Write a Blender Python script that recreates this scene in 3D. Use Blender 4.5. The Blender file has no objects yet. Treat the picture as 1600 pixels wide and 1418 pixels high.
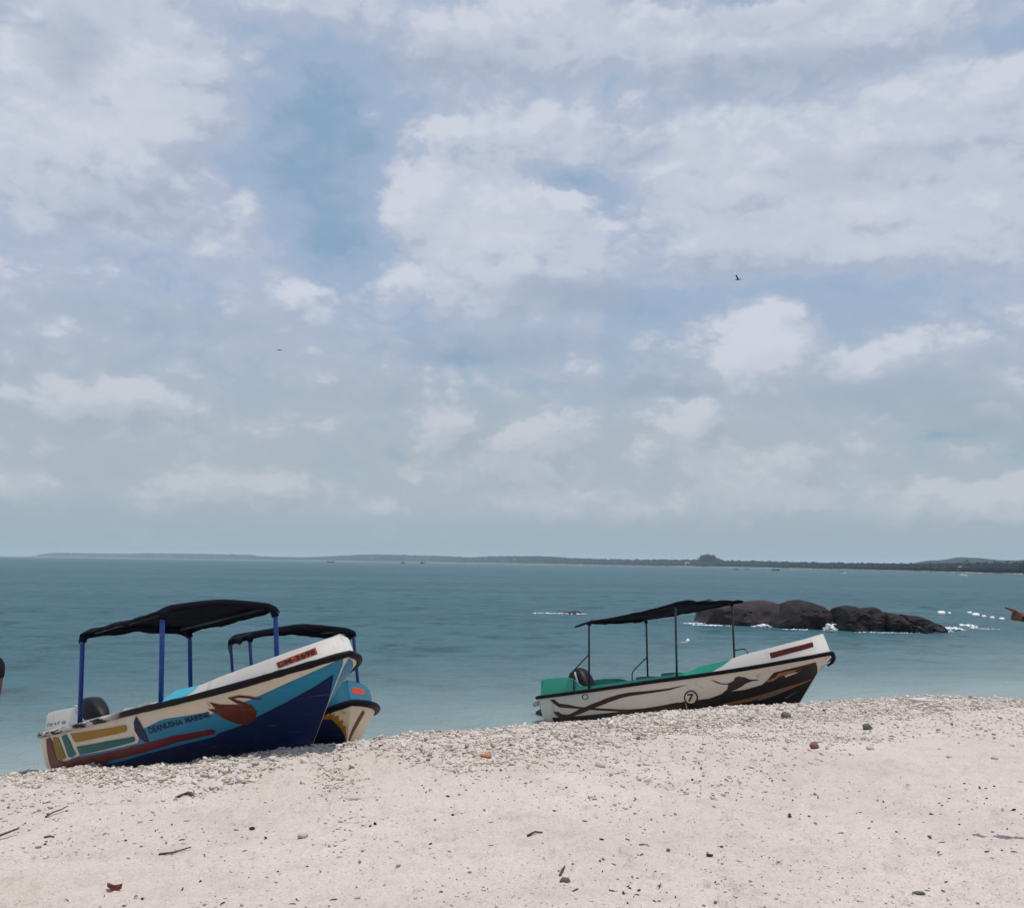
import bpy, bmesh, math, random
import numpy as np
from mathutils import Vector, Matrix
from mathutils.geometry import tessellate_polygon

scn = bpy.context.scene
COL = scn.collection
rng = np.random.default_rng(7)
random.seed(7)

# ------------------------------------------------------------------ camera
cam_data = bpy.data.cameras.new("camera")
cam = bpy.data.objects.new("camera", cam_data)
COL.objects.link(cam)
CAM_H = 3.5
PITCH = math.atan(169.6 / 1537.0)
ROLL = 0.0133
cp, sp = math.cos(PITCH), math.sin(PITCH)
fw = Vector((0, cp, sp))
r0 = Vector((1, 0, 0)); u0 = Vector((0, -sp, cp))
rt = r0 * math.cos(ROLL) + u0 * math.sin(ROLL)
upv = u0 * math.cos(ROLL) - r0 * math.sin(ROLL)
M = Matrix((rt, upv, -fw)).transposed().to_4x4()
M.translation = Vector((0, 0, CAM_H))
cam.matrix_world = M
cam_data.sensor_width = 36.0
cam_data.lens = 36.0 * 1537.0 / 1600.0
cam_data.clip_start = 0.1
cam_data.clip_end = 60000.0
scn.camera = cam

# ------------------------------------------------------------------ sun
SUN_EL = math.radians(79.0)
SUN_AZ = math.radians(115.0)            # from the view axis (+Y), towards the right
sd = bpy.data.lights.new("sun", 'SUN')
sd.energy = 3.25
sd.angle = math.radians(0.6)
sd.color = (1.0, 0.955, 0.89)
sun = bpy.data.objects.new("sun", sd)
COL.objects.link(sun)
to_sun = Vector((math.sin(SUN_AZ) * math.cos(SUN_EL), math.cos(SUN_AZ) * math.cos(SUN_EL), math.sin(SUN_EL)))
sun.rotation_euler = to_sun.to_track_quat('Z', 'Y').to_euler()
sun.location = (-30, 30, 60)

scn.view_settings.view_transform = 'Standard'
scn.view_settings.look = 'None'
scn.view_settings.exposure = 0.0
scn.view_settings.gamma = 1.0
scn.view_settings.use_curve_mapping = False
scn.render.engine = 'CYCLES'
scn.cycles.max_bounces = 8
scn.cycles.volume_bounces = 1
scn.cycles.use_denoising = True

# ------------------------------------------------------------------ node helpers
class NT:
    def __init__(self, tree):
        self.t = tree; self.n = tree.nodes; self.l = tree.links
    def new(self, typ, **kw):
        nd = self.n.new(typ)
        for k, v in kw.items(): setattr(nd, k, v)
        return nd
    def put(self, sock, v):
        if hasattr(v, 'is_output') or isinstance(v, bpy.types.NodeSocket): self.l.new(v, sock)
        else: sock.default_value = v
    def math(self, op, a, b=None, c=None, clamp=False):
        nd = self.new('ShaderNodeMath', operation=op, use_clamp=clamp)
        self.put(nd.inputs[0], a)
        if b is not None: self.put(nd.inputs[1], b)
        if c is not None: self.put(nd.inputs[2], c)
        return nd.outputs[0]
    def vmath(self, op, a, b=None, out=0):
        nd = self.new('ShaderNodeVectorMath', operation=op)
        self.put(nd.inputs[0], a)
        if b is not None: self.put(nd.inputs[1], b)
        return nd.outputs[out]
    def mapr(self, v, a, b, c=0.0, d=1.0, smooth=False):
        nd = self.new('ShaderNodeMapRange', clamp=True)
        if smooth: nd.interpolation_type = 'SMOOTHSTEP'
        self.put(nd.inputs[0], v)
        for i, x in enumerate((a, b, c, d)): self.put(nd.inputs[1 + i], x)
        return nd.outputs[0]
    def noise(self, vec, scale, detail=4.0, rough=0.5, dist=0.0, color=False):
        nd = self.new('ShaderNodeTexNoise')
        if vec is not None: self.l.new(vec, nd.inputs['Vector'])
        nd.inputs['Scale'].default_value = scale
        nd.inputs['Detail'].default_value = detail
        nd.inputs['Roughness'].default_value = rough
        nd.inputs['Distortion'].default_value = dist
        return nd.outputs['Color' if color else 'Fac']
    def voro(self, vec, scale, out='Distance', feature='F1', rnd=1.0):
        nd = self.new('ShaderNodeTexVoronoi', feature=feature)
        if vec is not None: self.l.new(vec, nd.inputs['Vector'])
        nd.inputs['Scale'].default_value = scale
        nd.inputs['Randomness'].default_value = rnd
        return nd.outputs[out]
    def mix(self, f, a, b, blend='MIX'):
        nd = self.new('ShaderNodeMix', data_type='RGBA', blend_type=blend)
        nd.clamp_factor = True
        self.put(nd.inputs[0], f)
        self.put(nd.inputs[6], a if not isinstance(a, tuple) else (*a, 1) if len(a) == 3 else a)
        self.put(nd.inputs[7], b if not isinstance(b, tuple) else (*b, 1) if len(b) == 3 else b)
        return nd.outputs[2]
    def scale(self, vec, s):
        nd = self.new('ShaderNodeMapping')
        self.l.new(vec, nd.inputs[0])
        nd.inputs['Scale'].default_value = s
        return nd.outputs[0]
    def obj(self): return self.new('ShaderNodeTexCoord').outputs['Object']
    def gen(self): return self.new('ShaderNodeTexCoord').outputs['Generated']
    def pos(self): return self.new('ShaderNodeNewGeometry').outputs['Position']
    def island(self): return self.new('ShaderNodeNewGeometry').outputs['Random Per Island']
    def objrand(self): return self.new('ShaderNodeObjectInfo').outputs['Random']
    def bump(self, h, strength=0.5, dist=0.02, nrm=None):
        nd = self.new('ShaderNodeBump')
        self.put(nd.inputs['Height'], h)
        nd.inputs['Strength'].default_value = strength
        nd.inputs['Distance'].default_value = dist
        if nrm is not None: self.l.new(nrm, nd.inputs['Normal'])
        return nd.outputs[0]

def srgb(r, g, b):
    f = lambda c: (c / 255 / 12.92) if c / 255 <= 0.04045 else ((c / 255 + 0.055) / 1.055) ** 2.4
    return (f(r), f(g), f(b))

# ------------------------------------------------------------------ sky
# bearing/height of the cloud banks, degrees from the view axis / above the horizon
CLOUDS = [  # az, el, half-width az, half-height el, strength
    (-23.5, 24.8, 8.5, 5.0, .62), (-26.0, 20.5, 7.0, 4.5, .40), (-20.5, 22.5, 4.5, 2.5, .18), (-17.5, 18.5, 7.0, 3.0, .20),
    (-29, 14.5, 9, 5, .20),
    (-1.5, 19.5, 8.8, 4.6, .66), (-3.4, 24.2, 5.0, 1.9, .34), (2.6, 24.6, 4.4, 2.0, .40), (-6.3, 21.3, 2.6, 1.7, .22), (1.5, 16.2, 6.5, 2.6, .26),
    (-8.8, 25.1, 1.3, .75, .34),
    (20, 20.5, 12.5, 5.6, .58), (12, 24, 6, 3.0, .40), (27, 24.0, 8, 3, .30), (11, 19.5, 5, 3.4, .22), (24, 16.5, 9, 2.2, .18),
    (-10, 30.2, 8, 2.5, .30), (2, 29.5, 9, 2.6, .46), (11, 28.6, 6, 2.5, .38), (20, 29, 9, 3, .48), (-24, 31, 9, 3.5, .30),
    (14.8, 12.3, 2.9, 2.9, .80), (12.8, 11.2, 1.8, 1.2, .24), (18.5, 11.0, 2.4, 1.1, .30), (22.5, 11.6, 4.2, 1.5, .28), (20.2, 10.4, 2.0, 1.0, .28),
    (-12.8, 15.5, 2.2, .9, .26), (-11.6, 14.2, 1.5, .8, .22), (-7.5, 16.5, 3.0, .9, .14),
    (-4.2, 8.2, 2.3, 1.9, .55), (2.6, 7.8, 3.4, 1.6, .42), (-1, 5.6, 7.5, 2.2, .26), (10.2, 6.8, 4.0, 2.6, .44), (13.6, 4.2, 4.2, 2.4, .54), (10.6, 8.9, 1.6, 1.4, .40),
    (-22.5, 8.6, 6.5, 1.4, .40), (-17.5, 4.0, 5.2, 1.5, .46), (-28, 3.7, 3.6, 1.3, .40), (-12.6, 4.4, 2.6, 1.3, .30), (-13.5, 7.4, 4, 1.2, .18),
    (22.5, 3.6, 7.5, 1.3, .30), (27.5, 3.5, 4, 1.1, .30), (3.5, 3.4, 8, 1.1, .26),
    (26, 8.0, 5, 1.6, .10),
]
GAPS = [
    (-12.0, 25.4, 6.5, 3.4, -.40), (-11.0, 20.8, 4.4, 5.4, -.50), (-9.5, 17.6, 3.2, 1.8, -.28), (-16.8, 22.0, 4.6, 1.7, -0.24),
    (3.4, 21.9, 3.2, 1.0, -.58), (5.8, 20.6, 2.2, 1.3, -.34), (18, 15.6, 9, 1.2, -.34), (8.6, 14.6, 5, 1.5, -.26),
    (-25, 23.2, 2.4, 2.0, -0.14), (-24, 16, 8, 1.0, -0.08),
    (13.5, 30.6, 3.0, .9, -0.24), (28.5, 26.6, 5, 1.0, -0.27),
    (24.6, 7.0, 3.0, .6, -0.42), (28.2, 5.8, 1.8, .8, -0.38), (-6.9, 5.9, 1.0, .45, -0.34), (-2.8, 11.6, 4.2, .6, -0.38), (1.6, 10.2, 2.4, .45, -0.27),
    (10, 10.0, 5, .5, -0.13), (-6, 24.9, 2.2, 1.6, -0.14),
]

SHADES = [(3.0, 15.3, 6.0, 1.3, .75), (-25.3, 26.0, 3.0, 2.0, .55), (15, 26.6, 9, 1.5, .50), (-4, 28.0, 7, 1.3, .45), (22, 9.2, 5.5, 1.6, .45), (-1, 12.4, 8, 1.2, .55),
    (20, 21.5, 6, 1.5, .32), (26, 7.6, 4.5, 1.5, .5), (-20, 13, 9, 1.2, .35), (9, 10.3, 4, .7, .6), (8, 23.2, 4, .9, .35), (-22, 18.5, 6, 1.2, .30), (12, 17.0, 6, 1.0, .3), (-8, 9.6, 7, 1.0, .3), (14, 29.5, 8, .9, .3)]

def density_group():
    g = bpy.data.node_groups.new("cloud_density", 'ShaderNodeTree')
    g.interface.new_socket("P", in_out='INPUT', socket_type='NodeSocketVector')
    g.interface.new_socket("D", in_out='OUTPUT', socket_type='NodeSocketFloat')
    T = NT(g)
    gi = T.new('NodeGroupInput'); go = T.new('NodeGroupOutput')
    P = gi.outputs[0]
    # warp the bearing/height so that no bank is a plain ellipse
    w1 = T.noise(T.scale(P, (.13, .20, 1)), 1.0, 3, .55, color=True)
    w = T.vmath('SUBTRACT', w1, (0.5, 0.5, 0.5))
    w = T.vmath('MULTIPLY', w, (3.6, 2.2, 0))
    w2 = T.noise(T.scale(P, (.75, 1.0, 1)), 1.0, 3, .6, color=True)
    w2 = T.vmath('MULTIPLY', T.vmath('SUBTRACT', w2, (0.5, 0.5, 0.5)), (1.3, 1.0, 0))
    Pw = T.vmath('ADD', T.vmath('ADD', P, w), w2)
    total = None
    for az, el, ra, re, s in CLOUDS + GAPS:
        d = T.vmath('MULTIPLY', T.vmath('SUBTRACT', Pw, (az, el, 0)), (1 / (ra * 1.25), 1 / (re * 1.25), 0))
        q = T.vmath('DOT_PRODUCT', d, d, out=1)
        v = T.math('MAXIMUM', T.math('SUBTRACT', 1.0, q), 0.0)
        v = T.math('MULTIPLY', T.math('MULTIPLY', v, v), s)
        total = v if total is None else T.math('ADD', total, v)
    n1 = T.noise(T.scale(P, (.12, .25, 1)), 1.0, 6, .52)
    # cauliflower heads: folded noise, rounded on top with sharp creases between
    q = T.scale(T.vmath('ADD', P, w2), (.34, .55, 1))
    head = None
    for o_, a_ in ((1.0, .50), (2.1, .27), (4.3, .15), (8.7, .08)):
        v = T.math('MULTIPLY', T.math('ABSOLUTE', T.math('SUBTRACT', T.noise(q, o_, 0, .5), .5)), a_ * 4.0)
        head = v if head is None else T.math('ADD', head, v)
    D = T.math('ADD', total, T.math('MULTIPLY', T.math('SUBTRACT', n1, .5), .95))
    D = T.math('ADD', D, T.math('MULTIPLY', T.math('SUBTRACT', head, .42), .30))
    T.l.new(D, go.inputs[0])
    return g

def build_world():
    w = bpy.data.worlds.new("World")
    scn.world = w
    w.use_nodes = True
    w.cycles.sampling_method = 'MANUAL'
    w.cycles.sample_map_resolution = 256
    T = NT(w.node_tree)
    T.n.clear()
    out = T.new('ShaderNodeOutputWorld'); bg = T.new('ShaderNodeBackground')
    T.l.new(bg.outputs[0], out.inputs[0])
    STR = 0.08
    bg.inputs[1].default_value = STR
    sky = T.new('ShaderNodeTexSky', sky_type='NISHITA')
    sky.sun_disc = False
    sky.sun_elevation = SUN_EL
    sky.sun_rotation = SUN_AZ
    sky.air_density = 1.0; sky.dust_density = 2.2; sky.ozone_density = 1.5
    dirv = T.gen()
    xyz = T.new('ShaderNodeSeparateXYZ'); T.l.new(dirv, xyz.inputs[0])
    x, y, z = xyz.outputs
    az = T.math('MULTIPLY', T.math('ARCTAN2', x, y), 57.29578)
    el = T.math('MULTIPLY', T.math('ARCSINE', T.math('MINIMUM', T.math('MAXIMUM', z, -1.0), 1.0)), 57.29578)
    cx = T.new('ShaderNodeCombineXYZ'); T.l.new(az, cx.inputs[0]); T.l.new(el, cx.inputs[1])
    P = cx.outputs[0]
    grp = density_group()
    wn = T.noise(T.scale(P, (.22, .42, 1)), 1.0, 4, .6, color=True)
    Pn = T.vmath('ADD', P, T.vmath('MULTIPLY', T.vmath('SUBTRACT', wn, (.5, .5, .5)), (5.0, 2.6, 0)))
    def dens(v):
        nd = T.new('ShaderNodeGroup'); nd.node_tree = grp
        T.l.new(v, nd.inputs[0]); return nd.outputs[0]
    D0 = dens(P)
    D1 = dens(T.vmath('ADD', P, (-.75, 1.05, 0)))
    lit = T.math('SUBTRACT', D0, D1)                        # > 0 on the side turned to the sun
    k = 1.0 / STR
    def C(r, g, b, m=1.0):
        c = srgb(r, g, b); return tuple(v * k * m for v in c)
    def ramp(stops):
        nd = T.new('ShaderNodeValToRGB'); T.l.new(T.mapr(D0, -.7, 1.1), nd.inputs[0])
        nd.color_ramp.interpolation = 'EASE'
        e = nd.color_ramp.elements
        while len(e) < len(stops): e.new(.5)
        for el_, (d, c) in zip(e, stops):
            el_.position = (d + .7) / 1.8; el_.color = (*srgb(*c), 1)
        return nd.outputs[0]
    # thin veil -> shaded cloud -> sunlit cloud, for the high banks and for the hazy ones near the horizon
    high = ramp([(-.66, (138, 167, 194)), (-.14, (162, 181, 207)), (.06, (177, 189, 210)), (.34, (195, 204, 219)), (.85, (207, 212, 224))])
    lowc = ramp([(-.55, (136, 168, 188)), (-.22, (166, 182, 194)), (.03, (173, 185, 195)), (.34, (183, 192, 202)), (.80, (196, 201, 210))])
    cloud = T.mix(T.mapr(el, 5, 16, smooth=True), lowc, high)
    cloud = T.vmath('SCALE', cloud); cloud.node.inputs['Scale'].default_value = k
    bright = T.mix(T.mapr(el, 5, 14, smooth=True), C(198, 203, 211), C(213, 217, 228))
    dull = T.mix(T.mapr(el, 5, 14, smooth=True), C(158, 174, 186), C(164, 178, 199))
    body = T.mapr(D0, -.10, .22, smooth=True)
    col = T.mix(T.math('MULTIPLY', T.math('MULTIPLY', T.mapr(lit, .03, .34, smooth=True), body), .80), cloud, bright)
    col = T.mix(T.math('MULTIPLY', T.math('MULTIPLY', T.mapr(lit, -.02, -.36, smooth=True), body), .60), col, dull)
    # shaded undersides of the banks
    und = None
    for az_, el_, ra, re, s in SHADES:
        d = T.vmath('MULTIPLY', T.vmath('SUBTRACT', Pn, (az_, el_, 0)), (1 / ra, 1 / re, 0))
        v = T.math('MULTIPLY', T.math('MAXIMUM', T.math('SUBTRACT', 1.0, T.vmath('DOT_PRODUCT', d, d, out=1)), 0.0), s)
        und = v if und is None else T.math('ADD', und, v)
    dark = T.mix(T.mapr(el, 4, 15, smooth=True), C(148, 168, 181), C(157, 172, 194))
    col = T.mix(T.math('MINIMUM', und, .85), col, dark)
    col = T.mix(.93, sky.outputs[0], col)
    # bluish low band above the horizon
    low = T.mapr(el, 3.8, .2, 0, 1, smooth=True)
    col = T.mix(T.math('MULTIPLY', low, .8), col, C(146, 168, 181))
    # below the horizon: plain ground tone
    col = T.mix(T.mapr(el, -.3, -3), col, C(120, 130, 130))
    T.l.new(col, bg.inputs[0])
build_world()

# ------------------------------------------------------------------ object helpers
def tag(o, label=None, cat=None, group=None, kind=None):
    if label: o['label'] = label
    if cat: o['category'] = cat
    if group: o['group'] = group
    if kind: o['kind'] = kind
    return o

def link_mesh(name, me, mat=None, parent=None, smooth=False):
    o = bpy.data.objects.new(name, me)
    COL.objects.link(o)
    if mat is not None:
        if isinstance(mat, (list, tuple)):
            for m in mat: me.materials.append(m)
        else: me.materials.append(mat)
    if parent is not None: o.parent = parent
    if smooth: me.shade_smooth()
    return o

def pydata(name, v, f, mat=None, parent=None, smooth=False):
    me = bpy.data.meshes.new(name)
    me.from_pydata([tuple(p) for p in v], [], [tuple(q) for q in f])
    me.update()
    return link_mesh(name, me, mat, parent, smooth)

def np_mesh(name, V, F, mat=None, parent=None, smooth=False):
    """V (n,3) floats, F (m,k) ints, all faces with the same corner count"""
    V = np.ascontiguousarray(V, np.float32); F = np.ascontiguousarray(F, np.int32)
    me = bpy.data.meshes.new(name)
    me.vertices.add(len(V)); me.vertices.foreach_set("co", V.ravel())
    k = F.shape[1]
    me.loops.add(F.size); me.loops.foreach_set("vertex_index", F.ravel())
    me.polygons.add(len(F))
    me.polygons.foreach_set("loop_start", np.arange(0, F.size, k, dtype=np.int32))
    me.polygons.foreach_set("loop_total", np.full(len(F), k, np.int32))
    me.update(calc_edges=True); me.validate()
    return link_mesh(name, me, mat, parent, smooth)

def grid_faces(nu, nv, closed_u=False):
    i = np.arange(nu if closed_u else nu - 1)[:, None]; j = np.arange(nv - 1)[None]
    i2 = (i + 1) % nu
    a = i * nv + j; b = i2 * nv + j; c = i2 * nv + j + 1; d = i * nv + j + 1
    return np.stack([a, b, c, d], -1).reshape(-1, 4)

def bm_obj(name, bm, mat=None, parent=None, smooth=False):
    me = bpy.data.meshes.new(name)
    bm.to_mesh(me); bm.free()
    return link_mesh(name, me, mat, parent, smooth)

def empty(name, mw=None):
    o = bpy.data.objects.new(name, None)
    COL.objects.link(o)
    o.empty_display_size = 0.2
    if mw is not None: o.matrix_world = mw
    return o

def pch(xs, ys):
    xs = np.array(xs, float); ys = np.array(ys, float); h = np.diff(xs); m = np.diff(ys) / h
    d = np.zeros_like(ys); d[0] = m[0]; d[-1] = m[-1]
    for i in range(1, len(xs) - 1):
        if m[i - 1] * m[i] > 0:
            w1 = 2 * h[i] + h[i - 1]; w2 = h[i] + 2 * h[i - 1]
            d[i] = (w1 + w2) / (w1 / m[i - 1] + w2 / m[i])
    def g(x):
        x = np.clip(np.asarray(x, float), xs[0], xs[-1])
        i = np.clip(np.searchsorted(xs, x) - 1, 0, len(h) - 1)
        t = (x - xs[i]) / h[i]
        return (ys[i] * (1 + 2 * t) * (1 - t) ** 2 + d[i] * h[i] * t * (1 - t) ** 2
                + ys[i + 1] * t * t * (3 - 2 * t) + d[i + 1] * h[i] * t * t * (t - 1))
    return g

def hash2(ix, iy, seed):
    n = (ix.astype(np.int64) * 374761393 + iy.astype(np.int64) * 668265263 + seed * 1442695041) & 0x7fffffff
    n = ((n ^ (n >> 13)) * 1274126177) & 0x7fffffff
    return ((n ^ (n >> 16)) & 0xffff) / 65535.0

def vnoise(x, y, seed=0):
    ix = np.floor(x); iy = np.floor(y); fx = x - ix; fy = y - iy
    fx = fx * fx * fx * (fx * (fx * 6 - 15) + 10); fy = fy * fy * fy * (fy * (fy * 6 - 15) + 10)
    a = hash2(ix, iy, seed); b = hash2(ix + 1, iy, seed); c = hash2(ix, iy + 1, seed); d = hash2(ix + 1, iy + 1, seed)
    return (a * (1 - fx) + b * fx) * (1 - fy) + (c * (1 - fx) + d * fx) * fy - 0.5

def fbm(x, y, octv=4, seed=0, gain=.5):
    s = 0; a = 1.0
    for o in range(octv):
        s = s + a * vnoise(x * 2 ** o + 17.3 * o, y * 2 ** o - 9.1 * o, seed + o); a *= gain
    return s

def frames(pts):
    """parallel-transport frames along a polyline"""
    pts = [Vector(p) for p in pts]
    T = []
    for i in range(len(pts)):
        a = pts[max(i - 1, 0)]; b = pts[min(i + 1, len(pts) - 1)]
        T.append((b - a).normalized())
    n = T[0].orthogonal().normalized(); out = []
    for t in T:
        n = (n - t * n.dot(t))
        n = n.normalized() if n.length > 1e-6 else t.orthogonal().normalized()
        out.append((n.copy(), t.cross(n).normalized()))
    return pts, out

def tube_bm(bm, pts, r, seg=10, caps=True, squash=1.0):
    pts, fr = frames(pts)
    rings = []
    for i, (p, (a, b)) in enumerate(zip(pts, fr)):
        ri = r[i] if isinstance(r, (list, tuple, np.ndarray)) else r
        rings.append([bm.verts.new(p + a * (math.cos(2 * math.pi * k / seg) * ri) + b * (math.sin(2 * math.pi * k / seg) * ri * squash)) for k in range(seg)])
    for q0, q1 in zip(rings[:-1], rings[1:]):
        for k in range(seg):
            bm.faces.new((q0[k], q0[(k + 1) % seg], q1[(k + 1) % seg], q1[k]))
    if caps:
        bm.faces.new(rings[0][::-1]); bm.faces.new(rings[-1])
    return bm

def tube(name, pts, r, mat, parent=None, seg=10, squash=1.0):
    bm = bmesh.new(); tube_bm(bm, pts, r, seg, True, squash)
    bmesh.ops.recalc_face_normals(bm, faces=bm.faces)
    o = bm_obj(name, bm, mat, parent, True)
    return o

def bend(pts, rad=.15, n=6):
    """round the corners of a polyline"""
    pts = [Vector(p) for p in pts]; out = [pts[0]]
    for a, b, c in zip(pts[:-2], pts[1:-1], pts[2:]):
        r = min(rad, (a - b).length * .49, (c - b).length * .49)
        p = b + (a - b).normalized() * r; q = b + (c - b).normalized() * r
        for k in range(n + 1):
            t = k / n
            out.append(p * (1 - t) ** 2 + b * 2 * t * (1 - t) + q * t * t)
    out.append(pts[-1])
    return out

def box_bm(bm, c, s, mat=None, bevel=0.0, rot=None):
    r = bmesh.ops.create_cube(bm, size=1.0)
    vs = r['verts']
    for v in vs: v.co = Vector((v.co.x * s[0], v.co.y * s[1], v.co.z * s[2]))
    if bevel > 0:
        es = list({e for v in vs for e in v.link_edges})
        rr = bmesh.ops.bevel(bm, geom=es, offset=bevel, segments=2, affect='EDGES', profile=.5)
        vs = list({v for f in rr['faces'] for v in f.verts} | {v for v in vs if v.is_valid})
    for v in vs:
        if rot is not None: v.co = rot @ v.co
        v.co += Vector(c)
    return vs

# ------------------------------------------------------------------ materials
def mat(name):
    m = bpy.data.materials.new(name); m.use_nodes = True
    T = NT(m.node_tree); b = T.n['Principled BSDF']
    return m, T, b

def paint(name, col, rough=.35, wear=.12, spec=.16, grime=(.20, .17, .13), scale=1.0):
    m, T, b = mat(name)
    P = T.obj()
    n1 = T.noise(T.scale(P, (2.2 * scale, 2.2 * scale, 5 * scale)), 1.0, 6, .65)
    n2 = T.noise(P, 22 * scale, 5, .7)
    st = T.noise(T.scale(P, (7 * scale, 7 * scale, .8 * scale)), 1.0, 4, .6)        # run marks
    c = T.mix(T.mapr(n1, .30, .72, 0, .30), col, tuple(v * .72 for v in col))
    c = T.mix(T.math('MULTIPLY', T.mapr(n2, .62, .74), wear), c, grime)
    c = T.mix(T.math('MULTIPLY', T.mapr(st, .60, .78), wear * 1.6), c, tuple(v * .8 for v in grime))
    # scuffs along the side, dried salt and sand film low down
    sc = T.noise(T.scale(P, (1.3 * scale, 1.3 * scale, 26 * scale)), 1.0, 6, .7)
    c = T.mix(T.math('MULTIPLY', T.mapr(sc, .60, .74), T.mapr(n1, .35, .65, .05, .34)), c, (.46, .42, .36))
    sep = T.new('ShaderNodeSeparateXYZ'); T.l.new(P, sep.inputs[0])
    film = T.mapr(T.math('ADD', sep.outputs[2], T.math('MULTIPLY', T.math('SUBTRACT', n1, .5), .7)), .36, .0, 0, .10)
    c = T.mix(film, c, (.40, .35, .29))
    T.put(b.inputs['Base Color'], c)
    T.put(b.inputs['Roughness'], T.mapr(n1, .2, .8, rough - .08, rough + .16))
    b.inputs['Specular IOR Level'].default_value = spec
    T.put(b.inputs['Normal'], T.bump(T.math('ADD', n2, T.math('MULTIPLY', n1, 3.0)), .12, .01))
    return m

def plain(name, col, rough=.5, spec=.5, metal=0.0, var=.25, scale=30, bump=.1):
    m, T, b = mat(name)
    n = T.noise(T.obj(), scale, 5, .6)
    T.put(b.inputs['Base Color'], T.mix(T.mapr(n, .25, .75), tuple(v * (1 - var) for v in col), tuple(min(1, v * (1 + var)) for v in col)))
    b.inputs['Roughness'].default_value = rough
    b.inputs['Specular IOR Level'].default_value = spec
    b.inputs['Metallic'].default_value = metal
    if bump: T.put(b.inputs['Normal'], T.bump(n, bump, .01))
    return m

# ------------------------------------------------------------------ beach shape
# crest of the storm berm (x, y, z); seaward of it the beach face falls to the water
CREST = np.array([
    (-80, 57, .3), (-45, 34.5, .32), (-22, 20.0, .35), (-14, 16.5, .42), (-9.6, 14.2, .52), (-6.76, 13.0, .66), (-5.81, 13.0, .86), (-4.13, 12.0, 1.13), (-2.82, 11.3, 1.43),
    (-1.88, 10.9, 1.62), (-1.41, 11.4, 1.58), (-.60, 12.5, 1.51), (.0, 13.4, 1.38), (.71, 14.6, 1.27), (1.56, 15.2, 1.24),
    (2.57, 15.8, 1.29), (4.79, 16.5, 1.33), (7.52, 18.0, 1.28), (10.0, 19.5, 1.08), (14, 22.4, .80), (22, 28, .35), (40, 40, .1)])
def crest_dense():
    seg = np.r_[0, np.cumsum(np.hypot(*np.diff(CREST[:, :2], axis=0).T))]
    t = np.arange(0, seg[-1], .25)
    return np.stack([pch(seg, CREST[:, k])(t) for k in range(3)], 1)
CD = crest_dense()
def crest_info(x, y):
    """smoothed crest height, signed distance to the crest (>0 seaward)"""
    x = np.asarray(x, float); y = np.asarray(y, float)
    sh = x.shape; x = x.ravel(); y = y.ravel()
    zc = np.empty_like(x); dd = np.empty_like(x)
    tx = np.gradient(CD[:, 0]); ty = np.gradient(CD[:, 1]); L = np.hypot(tx, ty); tx /= L; ty /= L
    for s in range(0, len(x), 20000):
        sl = slice(s, s + 20000)
        ax = x[sl, None] - CD[None, :, 0]; ay = y[sl, None] - CD[None, :, 1]
        d2 = ax * ax + ay * ay
        i = d2.argmin(1); dm = np.sqrt(d2[np.arange(len(i)), i])
        sg = np.sign(tx[i] * ay[np.arange(len(i)), i] - ty[i] * ax[np.arange(len(i)), i])
        w = np.exp(-(np.sqrt(d2) - dm[:, None]) / (.35 + .25 * dm[:, None]))
        zc[sl] = (w * CD[None, :, 2]).sum(1) / w.sum(1)
        dd[sl] = sg * dm
    return zc.reshape(sh), dd.reshape(sh)
def face_plane(x, y):
    xe = np.where(x > 6, 6 + (x - 6) * .25, x)
    return 3.26 + .1006 * xe - .158 * y
def beach_z(x, y, info=None):
    zc, d = crest_info(x, y) if info is None else info
    zc = zc - .10
    land = zc + (1.80 - zc) * (1 - np.exp(-(np.maximum(-d, 0) / 7.0) ** 1.25))
    dp = np.maximum(d, 0)
    pl = np.maximum(face_plane(x, y), -2.2)
    k = np.exp(-(dp / .9) ** 1.5)
    sea = np.minimum(zc * k + pl * (1 - k), zc - dp * .03)
    z = np.where(d > 0, sea, land)
    return z

def relief(X, Y, d):
    R = np.hypot(X, Y)
    near = np.clip((R - 2.5) / 1.0, 0, 1) * np.clip((45 - R) / 10, 0, 1)
    und = fbm(X * .55, Y * .55, 3, 3) * .045
    wx = X + fbm(X * 1.1, Y * 1.1, 2, 31) * .5; wy = Y + fbm(X * 1.1, Y * 1.1, 2, 37) * .5
    foot = fbm(wx * 2.6, wy * 3.4, 3, 11)
    foot = -np.clip(-foot - .12, 0, 1) * .050 + np.clip(foot - .1, 0, 1) * .022
    fine = fbm(X * 9, Y * 9, 4, 23, .66) * .014
    pits = -np.clip(fbm(X * 6.5, Y * 6.5, 2, 51) - .26, 0, 1) * .10
    rub = np.exp(-((d + .9) / 1.6) ** 2) * fbm(X * 4, Y * 4, 4, 41, .6) * .06
    return (und + foot + fine + pits + rub) * near
def ground_z(x, y):
    info = crest_info(x, y)
    return beach_z(x, y, info) + relief(x, y, info[1])

def build_beach(m_sand):
    # rows even in 1/distance, columns dense across the view: one sheet round the viewer
    inv = np.linspace(1 / 42., 1 / 3.4, 420)
    r = np.r_[1 / inv[::-1], []]
    r = np.r_[np.array([.05, .8, 1.6, 2.4, 2.9]), r, np.array([60, 100, 180.])]
    a = np.radians(np.r_[np.arange(-180, -46, 6.), np.arange(-46, -33, .8), np.arange(-33, 33, .085), np.arange(33, 46, .8), np.arange(46, 180, 6.)])
    R, A = np.meshgrid(r, a, indexing='xy')
    X = R * np.sin(A); Y = R * np.cos(A)
    info = crest_info(X, Y)
    Z = beach_z(X, Y, info)
    d = info[1]
    Z = Z + relief(X, Y, d)
    V = np.stack([X, Y, Z], -1).reshape(-1, 3)
    F = grid_faces(len(a), len(r), True)
    o = np_mesh("beach", V, F, m_sand, None, True)
    tag(o, kind='structure')
    return o

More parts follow.
